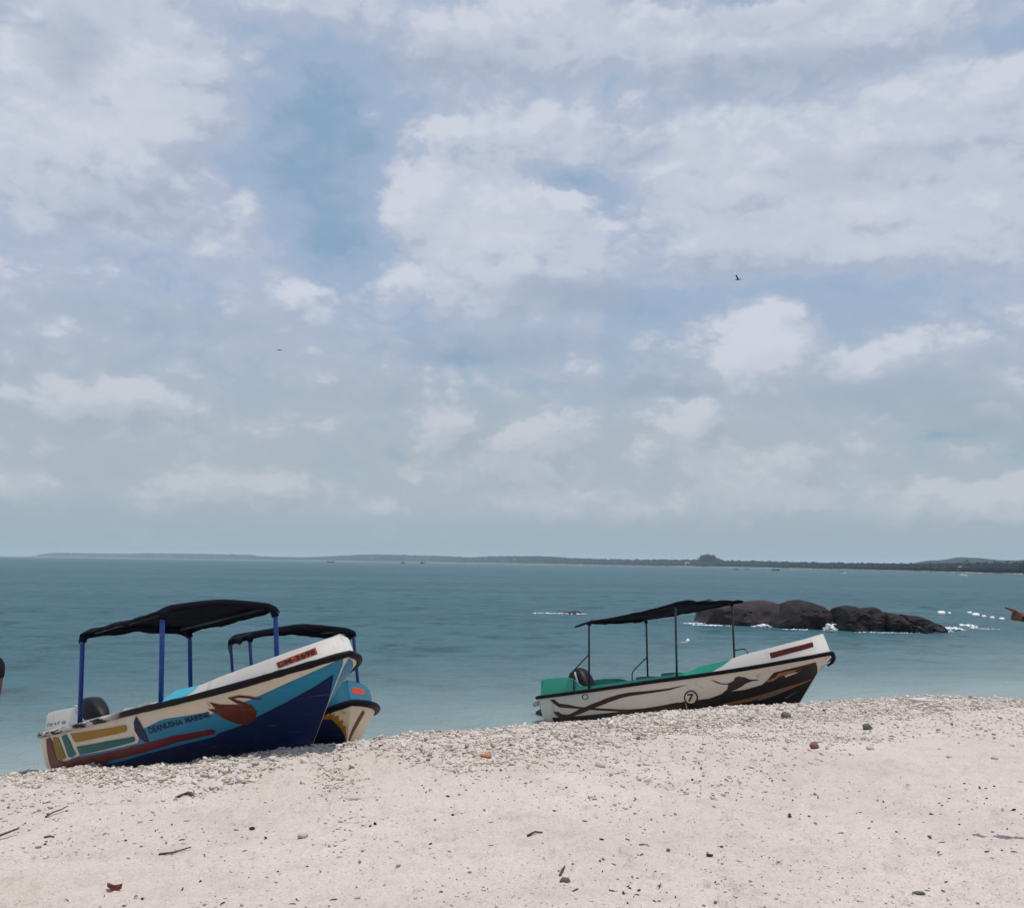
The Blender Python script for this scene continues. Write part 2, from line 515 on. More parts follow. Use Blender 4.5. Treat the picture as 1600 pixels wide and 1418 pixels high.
def sand_material():
    m, T, b = mat("sand")
    P = T.pos()
    big = T.noise(P, .55, 4, .55)
    mid = T.noise(P, 3.2, 5, .6)
    spk = T.noise(P, 55, 3, .6)
    fn = T.noise(P, 210, 2, .6)
    c = T.mix(T.mapr(big, .3, .7), (.54, .46, .415), (.63, .552, .512))
    c = T.mix(T.mapr(mid, .50, .72, 0, .40), c, (.38, .32, .28))
    c = T.mix(T.mapr(spk, .56, .70, 0, .60), c, (.24, .20, .17))
    gr = T.noise(P, 22, 5, .75)
    c = T.mix(T.mapr(gr, .35, .65, 0, .28), c, (.33, .275, .24))
    c = T.mix(T.mapr(fn, .62, .74, 0, .5), c, (.68, .62, .57))
    vr = T.voro(P, 21, 'Distance')
    c = T.mix(T.math('MULTIPLY', T.mapr(vr, .16, .07), T.mapr(T.noise(P, 2.0, 3, .6), .54, .62)), c, (.16, .13, .11))
    # damp beach face close to the water
    z = T.new('ShaderNodeSeparateXYZ'); T.l.new(P, z.inputs[0])
    wet = T.mapr(T.math('ADD', z.outputs[2], T.math('MULTIPLY', T.math('SUBTRACT', big, .5), .3)), .42, .12)
    c = T.mix(wet, c, (.22, .20, .18))
    T.put(b.inputs['Base Color'], c)
    T.put(b.inputs['Roughness'], T.mapr(wet, 0, 1, .95, .35))
    b.inputs['Specular IOR Level'].default_value = .25
    h = T.math('ADD', T.math('MULTIPLY', mid, 1.6), T.math('ADD', T.math('MULTIPLY', spk, .35), T.math('MULTIPLY', fn, .10)))
    h = T.math('ADD', h, T.math('MULTIPLY', T.voro(P, 30, 'Distance'), .22))
    T.put(b.inputs['Normal'], T.bump(h, .9, .035))
    return m

# ------------------------------------------------------------------ rubble
ICO_V = None
def ico():
    bm = bmesh.new(); bmesh.ops.create_icosphere(bm, subdivisions=1, radius=1.0)
    V = np.array([v.co[:] for v in bm.verts]); F = np.array([[v.index for v in f.verts] for f in bm.faces]); bm.free()
    return V, F
def scatter_stones(name, XY, sizes, m, sink=.25, elong=(1.0, 2.4), flat=(.45, .9), rough=.28, zfun=None):
    """one mesh of many small angular pieces (12-vert icosahedra, each with its own shape and turn)"""
    V0, F0 = ico(); n = len(XY); k = len(V0)
    V = V0[None] * (1 + rng.uniform(-rough, rough, (n, k, 1)))
    S = np.stack([sizes * rng.uniform(*elong, n) ** .5, sizes / rng.uniform(*elong, n) ** .5, sizes * rng.uniform(*flat, n)], 1)
    V = V * S[:, None]
    th = rng.uniform(0, 2 * np.pi, n); tl = rng.normal(0, .25, n)
    c, s = np.cos(tl), np.sin(tl)
    V = np.stack([V[..., 0] * c[:, None] - V[..., 2] * s[:, None], V[..., 1], V[..., 0] * s[:, None] + V[..., 2] * c[:, None]], -1)
    c, s = np.cos(th), np.sin(th)
    V = np.stack([V[..., 0] * c[:, None] - V[..., 1] * s[:, None], V[..., 0] * s[:, None] + V[..., 1] * c[:, None], V[..., 2]], -1)
    Z = ground_z(XY[:, 0], XY[:, 1]) if zfun is None else zfun(XY[:, 0], XY[:, 1])
    V[..., 0] += XY[:, 0, None]; V[..., 1] += XY[:, 1, None]; V[..., 2] += (Z + S[:, 2] * (1 - 2 * sink) )[:, None]
    F = (F0[None] + (np.arange(n) * k)[:, None, None]).reshape(-1, 3)
    o = np_mesh(name, V.reshape(-1, 3), F, m)
    tag(o, kind='stuff')
    return o

def rubble_material(name="coral_rubble", tint=1.0):
    m, T, b = mat(name)
    r = T.island(); P = T.pos()
    ramp = T.new('ShaderNodeValToRGB'); T.l.new(r, ramp.inputs[0])
    e = ramp.color_ramp.elements
    e[0].position = 0; e[0].color = (.64, .57, .51, 1); e[1].position = 1; e[1].color = (.54, .47, .41, 1)
    for p, c in ((.35, (.70, .64, .59)), (.60, (.60, .53, .47)), (.80, (.47, .41, .35)), (.92, (.26, .22, .19)), (.96, (.55, .42, .32))):
        x = e.new(p); x.color = (*[v * tint for v in c], 1)
    n = T.noise(P, 60, 5, .7)
    c = T.mix(T.mapr(n, .35, .75, 0, .55), ramp.outputs[0], (.33, .30, .26))
    T.put(b.inputs['Base Color'], c)
    b.inputs['Roughness'].default_value = .9
    b.inputs['Specular IOR Level'].default_value = .2
    T.put(b.inputs['Normal'], T.bump(n, .6, .01))
    return m

# ------------------------------------------------------------------ sea
def sea_material():
    m, T, b = mat("sea_water")
    P = T.pos()
    sep = T.new('ShaderNodeSeparateXYZ'); T.l.new(P, sep.inputs[0])
    x, y, z = sep.outputs
    # metres off the waterline of the near beach (sea bed falls away evenly)
    off = T.math('SUBTRACT', T.math('MULTIPLY', y, .843), T.math('ADD', T.math('MULTIPLY', x, .537), 17.4))
    wob = T.math('MULTIPLY', T.math('SUBTRACT', T.noise(P, .09, 3, .5), .5), 9.0)
    shallow = T.math('POWER', 2.718, T.math('MULTIPLY', T.math('MAXIMUM', T.math('ADD', off, wob), 0.0), -1 / 6.5))
    patch = T.noise(T.scale(P, (.010, .035, 1)), 1.0, 5, .6)
    deep = T.mix(T.mapr(patch, .36, .64), (.028, .090, .120), (.047, .122, .148))
    dash = T.noise(P, .33, 9, .70)  # darker wave slopes between sky reflections, painted into the water colour
    deep = T.mix(T.mapr(dash, .50, .66, 0, .75), deep, (.007, .036, .052))
    c = T.mix(shallow, deep, (.235, .30, .30))
    w1 = T.noise(T.scale(P, (.5, .62, 1)), 1.0, 6, .62)
    w2 = T.noise(T.scale(P, (2.2, 2.8, 1)), 1.0, 4, .62)
    w3 = T.noise(T.scale(P, (.10, .13, 1)), 1.0, 3, .5)
    h = T.math('ADD', T.math('MULTIPLY', w1, .42), T.math('ADD', T.math('MULTIPLY', w2, .11), T.math('MULTIPLY', w3, 1.0)))
    nrm = T.bump(h, 1.0, .85)
    # wind-ruffled sea: at low angles the slopes facing the viewer mirror the sky only in part
    fr = T.new('ShaderNodeFresnel'); fr.inputs['IOR'].default_value = 1.33; T.l.new(nrm, fr.inputs['Normal'])
    dif = T.new('ShaderNodeBsdfDiffuse'); T.l.new(c, dif.inputs['Color']); T.l.new(nrm, dif.inputs['Normal'])
    gl = T.new('ShaderNodeBsdfGlossy'); gl.inputs['Roughness'].default_value = .12; T.l.new(nrm, gl.inputs['Normal'])
    mx = T.new('ShaderNodeMixShader')
    T.l.new(T.mapr(fr.outputs[0], .02, .75, .02, .38), mx.inputs[0])
    T.l.new(dif.outputs[0], mx.inputs[1]); T.l.new(gl.outputs[0], mx.inputs[2])
    T.l.new(mx.outputs[0], T.n['Material Output'].inputs['Surface'])
    return m

def build_sea(m):
    inv = np.linspace(1 / 400., 1 / 9., 620)
    r = 1 / inv[::-1]
    r = np.r_[r, np.geomspace(440, 10200, 40)]
    a = np.radians(np.r_[np.arange(-180, -46, 6.), np.arange(-46, -32, 1.), np.arange(-32, 32, .16), np.arange(32, 46, 1.), np.arange(46, 180, 6.)])
    R, A = np.meshgrid(r, a, indexing='xy')
    X = R * np.sin(A); Y = R * np.cos(A)
    amp = np.clip((R - 10) / 30, .15, 1) * np.clip((300 - R) / 200, 0, 1)
    u = X * .537 + Y * .843 * -1; v = X * .843 + Y * .537
    Z = (fbm(X * .35, Y * .8, 4, 71, .55) * .13 + np.sin((Y * .95 + X * .25) * .9 + fbm(X * .1, Y * .1, 2, 77) * 6) * .012) * amp
    F = grid_faces(len(a), len(r), True)
    o = np_mesh("sea", np.stack([X, Y, Z], -1).reshape(-1, 3), F, m, None, True)
    tag(o, kind='structure')
    return o

M_SAND = sand_material()
build_beach(M_SAND)
M_SEA = sea_material()
build_sea(M_SEA)
M_RUB = rubble_material()

def band_points(n, d0, d1, x0, x1, power=1.0):
    """points strewn along the berm: d = distance landward of the crest"""
    i = rng.integers(0, len(CD), n * 6)
    tx = np.gradient(CD[:, 0]); ty = np.gradient(CD[:, 1]); L = np.hypot(tx, ty)
    nx, ny = ty / L, -tx / L                       # landward
    d = d0 + (d1 - d0) * rng.uniform(0, 1, len(i)) ** power
    P = CD[i, :2] + np.stack([nx[i], ny[i]], 1) * d[:, None] + rng.normal(0, .12, (len(i), 2))
    ok = (P[:, 0] > x0) & (P[:, 0] < x1)
    return P[ok][:n]

XY = band_points(70000, -.9, 1.9, -12, 18, 1.0)
scatter_stones("coral_rubble", XY, rng.lognormal(math.log(.0096), .50, len(XY)).clip(.006, .05), M_RUB, .2, (1.2, 4.0), (.35, .8), .38)
XY = band_points(22000, .9, 4.4, -12, 18, 1.5)
scatter_stones("coral_gravel", XY, rng.lognormal(math.log(.0085), .5, len(XY)).clip(.003, .03), M_RUB, .2)

# ------------------------------------------------------------------ boats
class Hull:
    """open fibreglass beach boat: u runs stern (0) to stem (1), t runs rub rail (0) to keel (1)"""
    def __init__(s, L, bf=1.0, sheer=(.673, .737, .822, .892, .983, 1.086, 1.156)):
        s.L = L
        S = [0, .25, .5, .7, .85, .95, 1]
        N = [0, .25, .5, .7, .86, .91, .945, .975, 1]
        s.zr = pch(S, sheer)
        s.yr = pch(N, np.array([.82, .91, .93, .83, .60, .47, .34, .19, 0]) * bf)
        s.xr = pch([0, .86, .91, .945, .975, 1], np.array([0, .86, .915, .957, .984, 1]) * L)
        s.my = pch(N, np.array([.82, .87, .84, .60, .27, .16, .09, .04, 0]) * bf)
        s.mz = pch(S, (.05, .03, .05, .2, .42, .62, .72))
        s.kz = pch(S, (.06, .02, .0, .0, .02, .06, .10))
    def rail(s, u, side=-1, out=0.0, dz=0.0):
        u = np.asarray(u, float)
        return np.stack([s.xr(u) + out * np.clip((u - .86) / .14, 0, 1) ** 2, side * (s.yr(u) + out * (1 - np.clip((u - .86) / .14, 0, 1) ** 3)), s.zr(u) + dz], -1)
    def P(s, u, t, side=-1):
        u = np.asarray(u, float); t = np.asarray(t, float); u, t = np.broadcast_arrays(u, t)
        R = s.rail(u, side); K = np.stack([s.L * (u * .86 + .02 * (1 - u)), 0 * u, s.kz(u)], -1)
        Mx = s.L * (u * .937 + .012 * (1 - u))
        Mv = np.stack([Mx, side * s.my(u), s.mz(u)], -1)
        t = t[..., None]
        w = 1 + 1.5 * (1 - np.clip(u / .62, 0, 1) ** 1.5)[..., None]      # squarer bilge aft
        return (R * (1 - t) ** 2 + 2 * w * Mv * t * (1 - t) + K * t * t) / ((1 - t) ** 2 + 2 * w * t * (1 - t) + t * t)
    def bulwark(s, u, v, h, side=-1):
        """outer face of the raised side above the rail, v 0..1, h = height function"""
        u = np.asarray(u, float); v = np.asarray(v, float); u, v = np.broadcast_arrays(u, v)
        k = np.clip((u - .86) / .14, 0, 1)
        x = s.xr(u) - .02 * k - .10 * v * k
        y = s.yr(u) * (.965 - .06 * v) - .012
        return np.stack([x, side * np.maximum(y, 0), s.zr(u) + .02 + v * (h(u))], -1)

def pose(x, y, z, yaw, pit, rol):
    cy, sy = np.cos(yaw), np.sin(yaw); ca, sa = np.cos(pit), np.sin(pit); cr, sr = np.cos(rol), np.sin(rol)
    Rz = np.array([[cy, sy, 0], [-sy, cy, 0], [0, 0, 1]])
    Ry = np.array([[ca, 0, -sa], [0, 1, 0], [sa, 0, ca]])
    Rx = np.array([[1, 0, 0], [0, cr, -sr], [0, sr, cr]])
    R = Rz @ Ry @ Rx
    return R, np.array([x, y, z], float)

POSE_BLUE = (-5.9492, 14.6756, .3351, .7673, .1698, -.0048)
POSE_GREEN = (1.3686, 22.5281, -.164, .8512, .1499, -.0784)
POSE_FAR = (-4.3747, 18.1895, -.2585, 1.1409, .1352, .0983)
HULL_BLUE = Hull(6.18, .94)
HULL_GREEN = Hull(6.73, 1.09)
HULL_FAR = Hull(6.2, .95)
H_BLUE = pch([0, .02, .16, .205, .26, .575, .60, .635, .67, .70, .765, .85, 1], [.27, .275, .25, .06, .045, .045, .075, .12, .118, .112, .145, .172, .20])
H_GREEN = pch([0, .02, .12, .155, .20, .26, .60, .625, .67, .72, .755, .80, .90, 1], [.36, .365, .33, .28, .10, .085, .075, .085, .155, .185, .20, .245, .29, .33])
H_FAR = pch([0, .02, .16, .205, .26, .50, .58, .70, .90, 1], [.27, .275, .25, .06, .045, .045, .12, .20, .24, .25])

# painted marks, in (u, t) of the hull side or (u, v) of the raised bow
DECALS = {
    'blue_top': [(0.1659,0.2187),(0.2243,0.1913),(0.5012,0.2231),(0.5216,0.1272),(0.5964,0.1052),(0.7353,0.1463),(0.7366,0.1726),(0.8352,0.1519),(0.8847,0.129),(0.932,0.0973),(0.974,0.0609),(0.9875,0.0417)],
    'navy_top': [(0.3177,0.3882),(0.5225,0.356),(0.6118,0.382),(0.7331,0.3924),(0.7458,0.3701),(0.8146,0.365),(0.8484,0.3313),(0.9077,0.2984),(0.9573,0.2488),(0.9795,0.2079),(0.9876,0.1846)],
    'maroon': [(0.0309,0.0227),(0.0585,0.0205),(0.0745,0.0488),(0.0868,0.1968),(0.1302,0.2354),(0.2145,0.2107),(0.5363,0.2462),(0.7298,0.3063),(0.7414,0.342),(0.734,0.3628),(0.5257,0.3334),(0.3589,0.3329),(0.3256,0.3803),(0.1163,0.3859),(0.0343,0.4279)],
    'olive_bar': [(0.0767,0.0202),(0.1118,0.0297),(0.1324,0.0967),(0.1445,0.1876),(0.1157,0.2129),(0.0887,0.1808),(0.0839,0.0765)],
    'teal_bar': [(0.134,0.0268),(0.16,0.0216),(0.1817,0.0627),(0.2073,0.171),(0.1805,0.1986),(0.1615,0.185),(0.1501,0.091)],
    'gold_bar': [(0.1887,0.0238),(0.3364,0.0398),(0.463,0.0587),(0.4682,0.0873),(0.4598,0.1017),(0.333,0.087),(0.2121,0.0789)],
    'teal_long': [(0.2173,0.109),(0.3696,0.1267),(0.4908,0.1555),(0.4947,0.187),(0.4864,0.1996),(0.3633,0.1914),(0.2286,0.1857)],
    'fin': [(0.5119,0.0265),(0.5253,0.0758),(0.5395,0.1622),(0.5425,0.2453),(0.53,0.2336),(0.5119,0.1753),(0.5003,0.114),(0.5003,0.0586)],
    'bird': [(0.7441,0.0646),(0.7653,0.107),(0.8043,0.1557),(0.8359,0.1998),(0.8443,0.2819),(0.8377,0.3576),(0.8139,0.3787),(0.7935,0.3328),(0.7718,0.2599),(0.7565,0.1878),(0.7366,0.123),(0.755,0.1355)],
    'bird_neck': [(0.7886,0.0738),(0.8148,0.0796),(0.8369,0.1187),(0.8609,0.1769),(0.8591,0.1849),(0.8359,0.1383),(0.8123,0.0979),(0.8001,0.0931),(0.8201,0.1506),(0.8382,0.2142),(0.8319,0.2184),(0.8052,0.1413)],
    'name1': [(0.5506,0.1242),(0.6606,0.145),(0.6603,0.1947),(0.5522,0.1836)],
    'name2': [(0.6673,0.1386),(0.7354,0.1427),(0.7399,0.1934),(0.67,0.1905)],
    'plate': [(0.8894,0.6134),(0.9574,0.7501),(0.9591,0.3664),(0.8948,0.244)],
    'stern_text': [(0.0,0.4467),(0.1312,0.4037),(0.1352,0.2299),(0.0,0.2987)],
    'port_blue': [(0.8039,-0.1672),(0.8139,-0.1668),(0.8617,0.0016),(0.9386,0.2155),(0.9365,0.3878),(0.9999,0.5478)],
    'wave_a': [(0.0533,0.0266),(0.0772,0.0295),(0.1011,0.071),(0.1445,0.0931),(0.1932,0.1364),(0.2502,0.1698),(0.3224,0.2216),(0.4084,0.2881),(0.5313,0.3373),(0.6052,0.3384),(0.6158,0.4177),(0.5277,0.4031),(0.4057,0.3362),(0.3202,0.2632),(0.239,0.1988),(0.1818,0.1597),(0.0957,0.1146)],
    'wave_b': [(0.0621,0.1778),(0.0865,0.1756),(0.1043,0.2328),(0.1346,0.2551),(0.191,0.1745),(0.2525,0.1233),(0.3195,0.0834),(0.3741,0.0645),(0.4178,0.0614),(0.5011,0.081),(0.5771,0.0967),(0.6383,0.0969),(0.5766,0.1197),(0.5003,0.1096),(0.4252,0.1002),(0.3815,0.1066),(0.3265,0.134),(0.2589,0.185),(0.1963,0.2554),(0.1407,0.3204),(0.0866,0.3334)],
    'black_top': [(0.0466,0.3006),(0.1311,0.3077),(0.2712,0.3038),(0.4073,0.3083),(0.5324,0.3152),(0.5988,0.3219),(0.5972,0.3326),(0.7003,0.3497),(0.7433,0.3034),(0.7589,0.2942),(0.8069,0.3157),(0.853,0.298),(0.8661,0.248),(0.8822,0.1368),(0.9018,0.1324),(0.9349,0.1267),(0.9732,0.1128)],
    'stem_black': [(0.9849,0.2088)],
    'ring': [(0.6447,0.1792),(0.6644,0.3026),(0.6372,0.4075),(0.6188,0.2682)],
    'seven': [(0.631,0.2209),(0.6529,0.2282),(0.6498,0.3524),(0.6285,0.3447)],
    'gull': [(0.7087,0.0704),(0.7256,0.1068),(0.742,0.1498),(0.76,0.1659),(0.7749,0.1415),(0.7795,0.1002),(0.7881,0.0901),(0.7952,0.1029),(0.8065,0.1204),(0.8206,0.1707),(0.8431,0.1941),(0.8432,0.2076),(0.8236,0.2017),(0.8095,0.2179),(0.798,0.2541),(0.7832,0.2822),(0.7619,0.2975),(0.7462,0.3235),(0.7418,0.2984),(0.7563,0.2498),(0.7599,0.1814),(0.7419,0.1634),(0.7238,0.1245)],
    'tan1': [(0.7406,0.4842),(0.8264,0.4765),(0.914,0.4464),(0.9801,0.4392),(0.9864,0.4162),(0.9887,0.4539),(0.9177,0.5138),(0.8274,0.5447),(0.7565,0.523)],
    'lil1': [(0.8396,0.5228),(0.8874,0.4913),(0.937,0.4679),(0.965,0.4297),(0.9448,0.498),(0.896,0.5499),(0.8534,0.57)],
    'lil2': [(0.932,0.6439),(0.9575,0.5906),(0.9691,0.5732),(0.959,0.6064),(0.9397,0.655)],
    'tan2': [(0.8619,0.2421),(0.8764,0.2356),(0.8872,0.2154),(0.894,0.162),(0.902,0.1653),(0.9363,0.1672),(0.9761,0.1269),(0.9414,0.2183),(0.9131,0.2576),(0.9091,0.2231),(0.8973,0.2313),(0.8846,0.2758),(0.8701,0.2767)],
    'cream_gap': [(0.9104,0.2391),(0.9193,0.2219),(0.9392,0.2238),(0.9379,0.2356),(0.9231,0.2516),(0.9133,0.2626)],
    'brown_streak': [(0.9299,0.1843),(0.9505,0.1538),(0.978,0.1352),(0.9767,0.1521),(0.9554,0.1906),(0.9361,0.2138)],
    'emblem': [(0.2134,0.0152),(0.2446,0.022),(0.2424,0.0698),(0.2111,0.061)],
    'plate3': [(0.8673,0.6802),(0.9681,0.7282),(0.9671,0.4578),(0.8714,0.3055)],
    'nose_emblem': [(0.9201,0.8695),(0.9319,0.382),(0.9051,0.5929)],
}

def mesh_from_fun(name, fun, us, vs, m, parent, smooth=True, flip=False):
    U, Vv = np.meshgrid(us, vs, indexing='ij')
    P = fun(U.ravel(), Vv.ravel())
    F = grid_faces(len(us), len(vs))
    if flip: F = F[:, ::-1]
    return np_mesh(name, P, F, m, parent, smooth)

def surf_normal(fun, u, v, sgn):
    e = 1e-3
    du = fun(np.clip(u + e, 0, 1), v) - fun(np.clip(u - e, 0, 1), v)
    dv = fun(u, v + e) - fun(u, v - e)
    n = np.cross(du, dv); n /= np.linalg.norm(n, axis=-1, keepdims=True) + 1e-12
    return n * sgn

def decal(name, fun, poly, m, parent, lift=.003, side=-1, cu=.01, cv=.04, faces=None, sign=1):
    """thin layer of paint that follows the hull: polygon(s) in (u, v) cut into small facets"""
    bm = bmesh.new()
    if faces is None:
        vs = [bm.verts.new((p[0], p[1], 0)) for p in poly]
        for tri in tessellate_polygon([[Vector((p[0], p[1], 0)) for p in poly]]):
            try: bm.faces.new([vs[i] for i in tri])
            except ValueError: pass
    else:
        V, Fc = faces
        vs = [bm.verts.new((p[0], p[1], 0)) for p in V]
        for f in Fc:
            try: bm.faces.new([vs[i] for i in f])
            except ValueError: pass
    xs = [v.co.x for v in bm.verts]; ys = [v.co.y for v in bm.verts]
    for k in np.arange(math.floor(min(xs) / cu) * cu, max(xs), cu):
        bmesh.ops.bisect_plane(bm, geom=bm.verts[:] + bm.edges[:] + bm.faces[:], plane_co=(k, 0, 0), plane_no=(1, 0, 0))
    for k in np.arange(math.floor(min(ys) / cv) * cv, max(ys), cv):
        bmesh.ops.bisect_plane(bm, geom=bm.verts[:] + bm.edges[:] + bm.faces[:], plane_co=(0, k, 0), plane_no=(0, 1, 0))
    bmesh.ops.triangulate(bm, faces=bm.faces[:])
    uv = np.array([v.co[:2] for v in bm.verts])
    P = fun(uv[:, 0], uv[:, 1]); n = surf_normal(fun, uv[:, 0], uv[:, 1], 1)
    # outward = away from the centre plane
    n *= np.sign(n[:, 1:2] * side + 1e-9)
    near0 = np.abs(P[:, 1]) < .03
    n[near0] = np.array([.9, .3 * side, -.2])
    P = P + n * lift
    for v, p in zip(bm.verts, P): v.co = p
    bmesh.ops.recalc_face_normals(bm, faces=bm.faces)
    return bm_obj(name, bm, m, parent, False)

def text_faces(body, bold=0.0, narrow=1.0):
    cu = bpy.data.curves.new("t", 'FONT'); cu.body = body; cu.size = 1.0; cu.offset = bold; cu.resolution_u = 3
    o = bpy.data.objects.new("t", cu); COL.objects.link(o)
    dg = bpy.context.evaluated_depsgraph_get(); dg.update()
    me = bpy.data.meshes.new_from_object(o.evaluated_get(dg))
    V = np.array([v.co[:2] for v in me.vertices]); F = [list(p.vertices) for p in me.polygons]
    bpy.data.objects.remove(o); bpy.data.curves.remove(cu); bpy.data.meshes.remove(me)
    lo = V.min(0); hi = V.max(0)
    return (V - lo) / (hi - lo), F

def quad_map(V, q):
    """unit square -> quad (top-left, top-right, bottom-right, bottom-left)"""
    q = np.array(q, float); a = V[:, :1]; b = V[:, 1:2]
    return (q[3] * (1 - a) + q[2] * a) * (1 - b) + (q[0] * (1 - a) + q[1] * a) * b

def lettering(name, body, quad, fun, m, parent, lift=.004, side=-1, bold=.02):
    V, F = text_faces(body, bold)
    return decal(name, fun, None, m, parent, lift, side, .02, .2, (quad_map(V, quad), F))

def inset_quad(q, a, b):
    q = np.array(q, float); c = lambda s, t: (q[3] * (1 - s) + q[2] * s) * (1 - t) + (q[0] * (1 - s) + q[1] * s) * t
    return [c(a, 1 - b), c(1 - a, 1 - b), c(1 - a, b), c(a, b)]

def outboard(parent, M_black, M_grey, M_leg, loc, tilt, scale=1.0):
    """outboard motor: sleek cowling, midsection, cavitation plate, gearcase with propeller, clamp"""
    R = Matrix.Translation(loc) @ Matrix.Rotation(tilt, 4, 'Y') @ Matrix.Scale(scale, 4)
    bm = bmesh.new()
    bmesh.ops.create_uvsphere(bm, u_segments=28, v_segments=18, radius=1.0)
    for v in bm.verts:
        x, y, z = v.co
        q = lambda a, p: math.copysign(abs(a) ** p, a)
        x, y, z = q(x, .75), q(y, .7), q(z, .72)
        # nose lower and narrower towards the boat, stern face upright
        tap = 1 - .30 * max(x, 0)
        z2 = z * (.235 if z > 0 else .20) * (1 - .38 * max(x, 0) ** 1.5)
        v.co = Vector((.10 + x * .40, y * .175 * tap, .50 + z2 - .07 * max(x, 0)))
    for v in bm.verts: v.co = R @ v.co
    cow = bm_obj("outboard_motor", bm, M_black, parent, True)
    bm = bmesh.new()
    box_bm(bm, (.02, 0, .30), (.52, .29, .045), bevel=.015)
    bmesh.ops.transform(bm, matrix=R, verts=bm.verts)
    bm_obj("cowl_band", bm, M_grey, cow, False)
    bm = bmesh.new()
    box_bm(bm, (-.10, 0, .60), (.2, .352, .022), bevel=.005)
    bmesh.ops.transform(bm, matrix=R, verts=bm.verts)
    bm_obj("cowl_stripe", bm, M_grey, cow, False)
    bm = bmesh.new()
    tube_bm(bm, [(0, 0, .30), (-.02, 0, .05), (-.04, 0, -.25), (-.06, 0, -.50)], [.12, .085, .07, .05], 12, True, .65)
    box_bm(bm, (-.10, 0, -.36), (.36, .20, .02), bevel=.006)
    tube_bm(bm, [(.13, 0, -.52), (.06, 0, -.52), (-.08, 0, -.52), (-.22, 0, -.52)], [.012, .05, .06, .035], 12)
    sk = [bm.verts.new(p) for p in ((.04, -.008, -.56), (-.14, -.008, -.56), (-.16, -.008, -.72), (-.08, -.008, -.72))]
    sk2 = [bm.verts.new((v.co.x, .008, v.co.z)) for v in sk]
    bm.faces.new(sk); bm.faces.new(sk2[::-1])
    for i in range(4): bm.faces.new((sk[i], sk2[i], sk2[(i + 1) % 4], sk[(i + 1) % 4]))
    bmesh.ops.transform(bm, matrix=R, verts=bm.verts)
    bmesh.ops.recalc_face_normals(bm, faces=bm.faces)
    bm_obj("motor_leg", bm, M_leg, cow, True)
    bm = bmesh.new()
    tube_bm(bm, [(-.21, 0, -.52), (-.30, 0, -.52)], [.04, .03], 10)
    for k in range(3):
        a = k * 2 * math.pi / 3
        pv = []
        for rr, w in ((.03, .03), (.09, .06), (.13, .055), (.155, .02)):
            for s in (-1, 1):
                an = a + s * w / max(rr, .05)
                pv.append(bm.verts.new((-.25 + s * .025, math.cos(an) * rr, -.52 + math.sin(an) * rr)))
        for i in range(3): bm.faces.new((pv[2 * i], pv[2 * i + 1], pv[2 * i + 3], pv[2 * i + 2]))
    bmesh.ops.solidify(bm, geom=bm.faces[:], thickness=.004)
    bmesh.ops.transform(bm, matrix=R, verts=bm.verts)
    bm_obj("propeller", bm, M_grey, cow, False)
    bm = bmesh.new()
    for s in (-1, 1): box_bm(bm, (.12, s * .1, .16), (.16, .05, .26), bevel=.01)
    tube_bm(bm, bend([(.1, .06, .30), (.45, .06, .34), (.62, .05, .40)], .08), .02, 8)
    bmesh.ops.transform(bm, matrix=R, verts=bm.verts)
    bm_obj("motor_bracket", bm, M_leg, cow, False)
    return cow

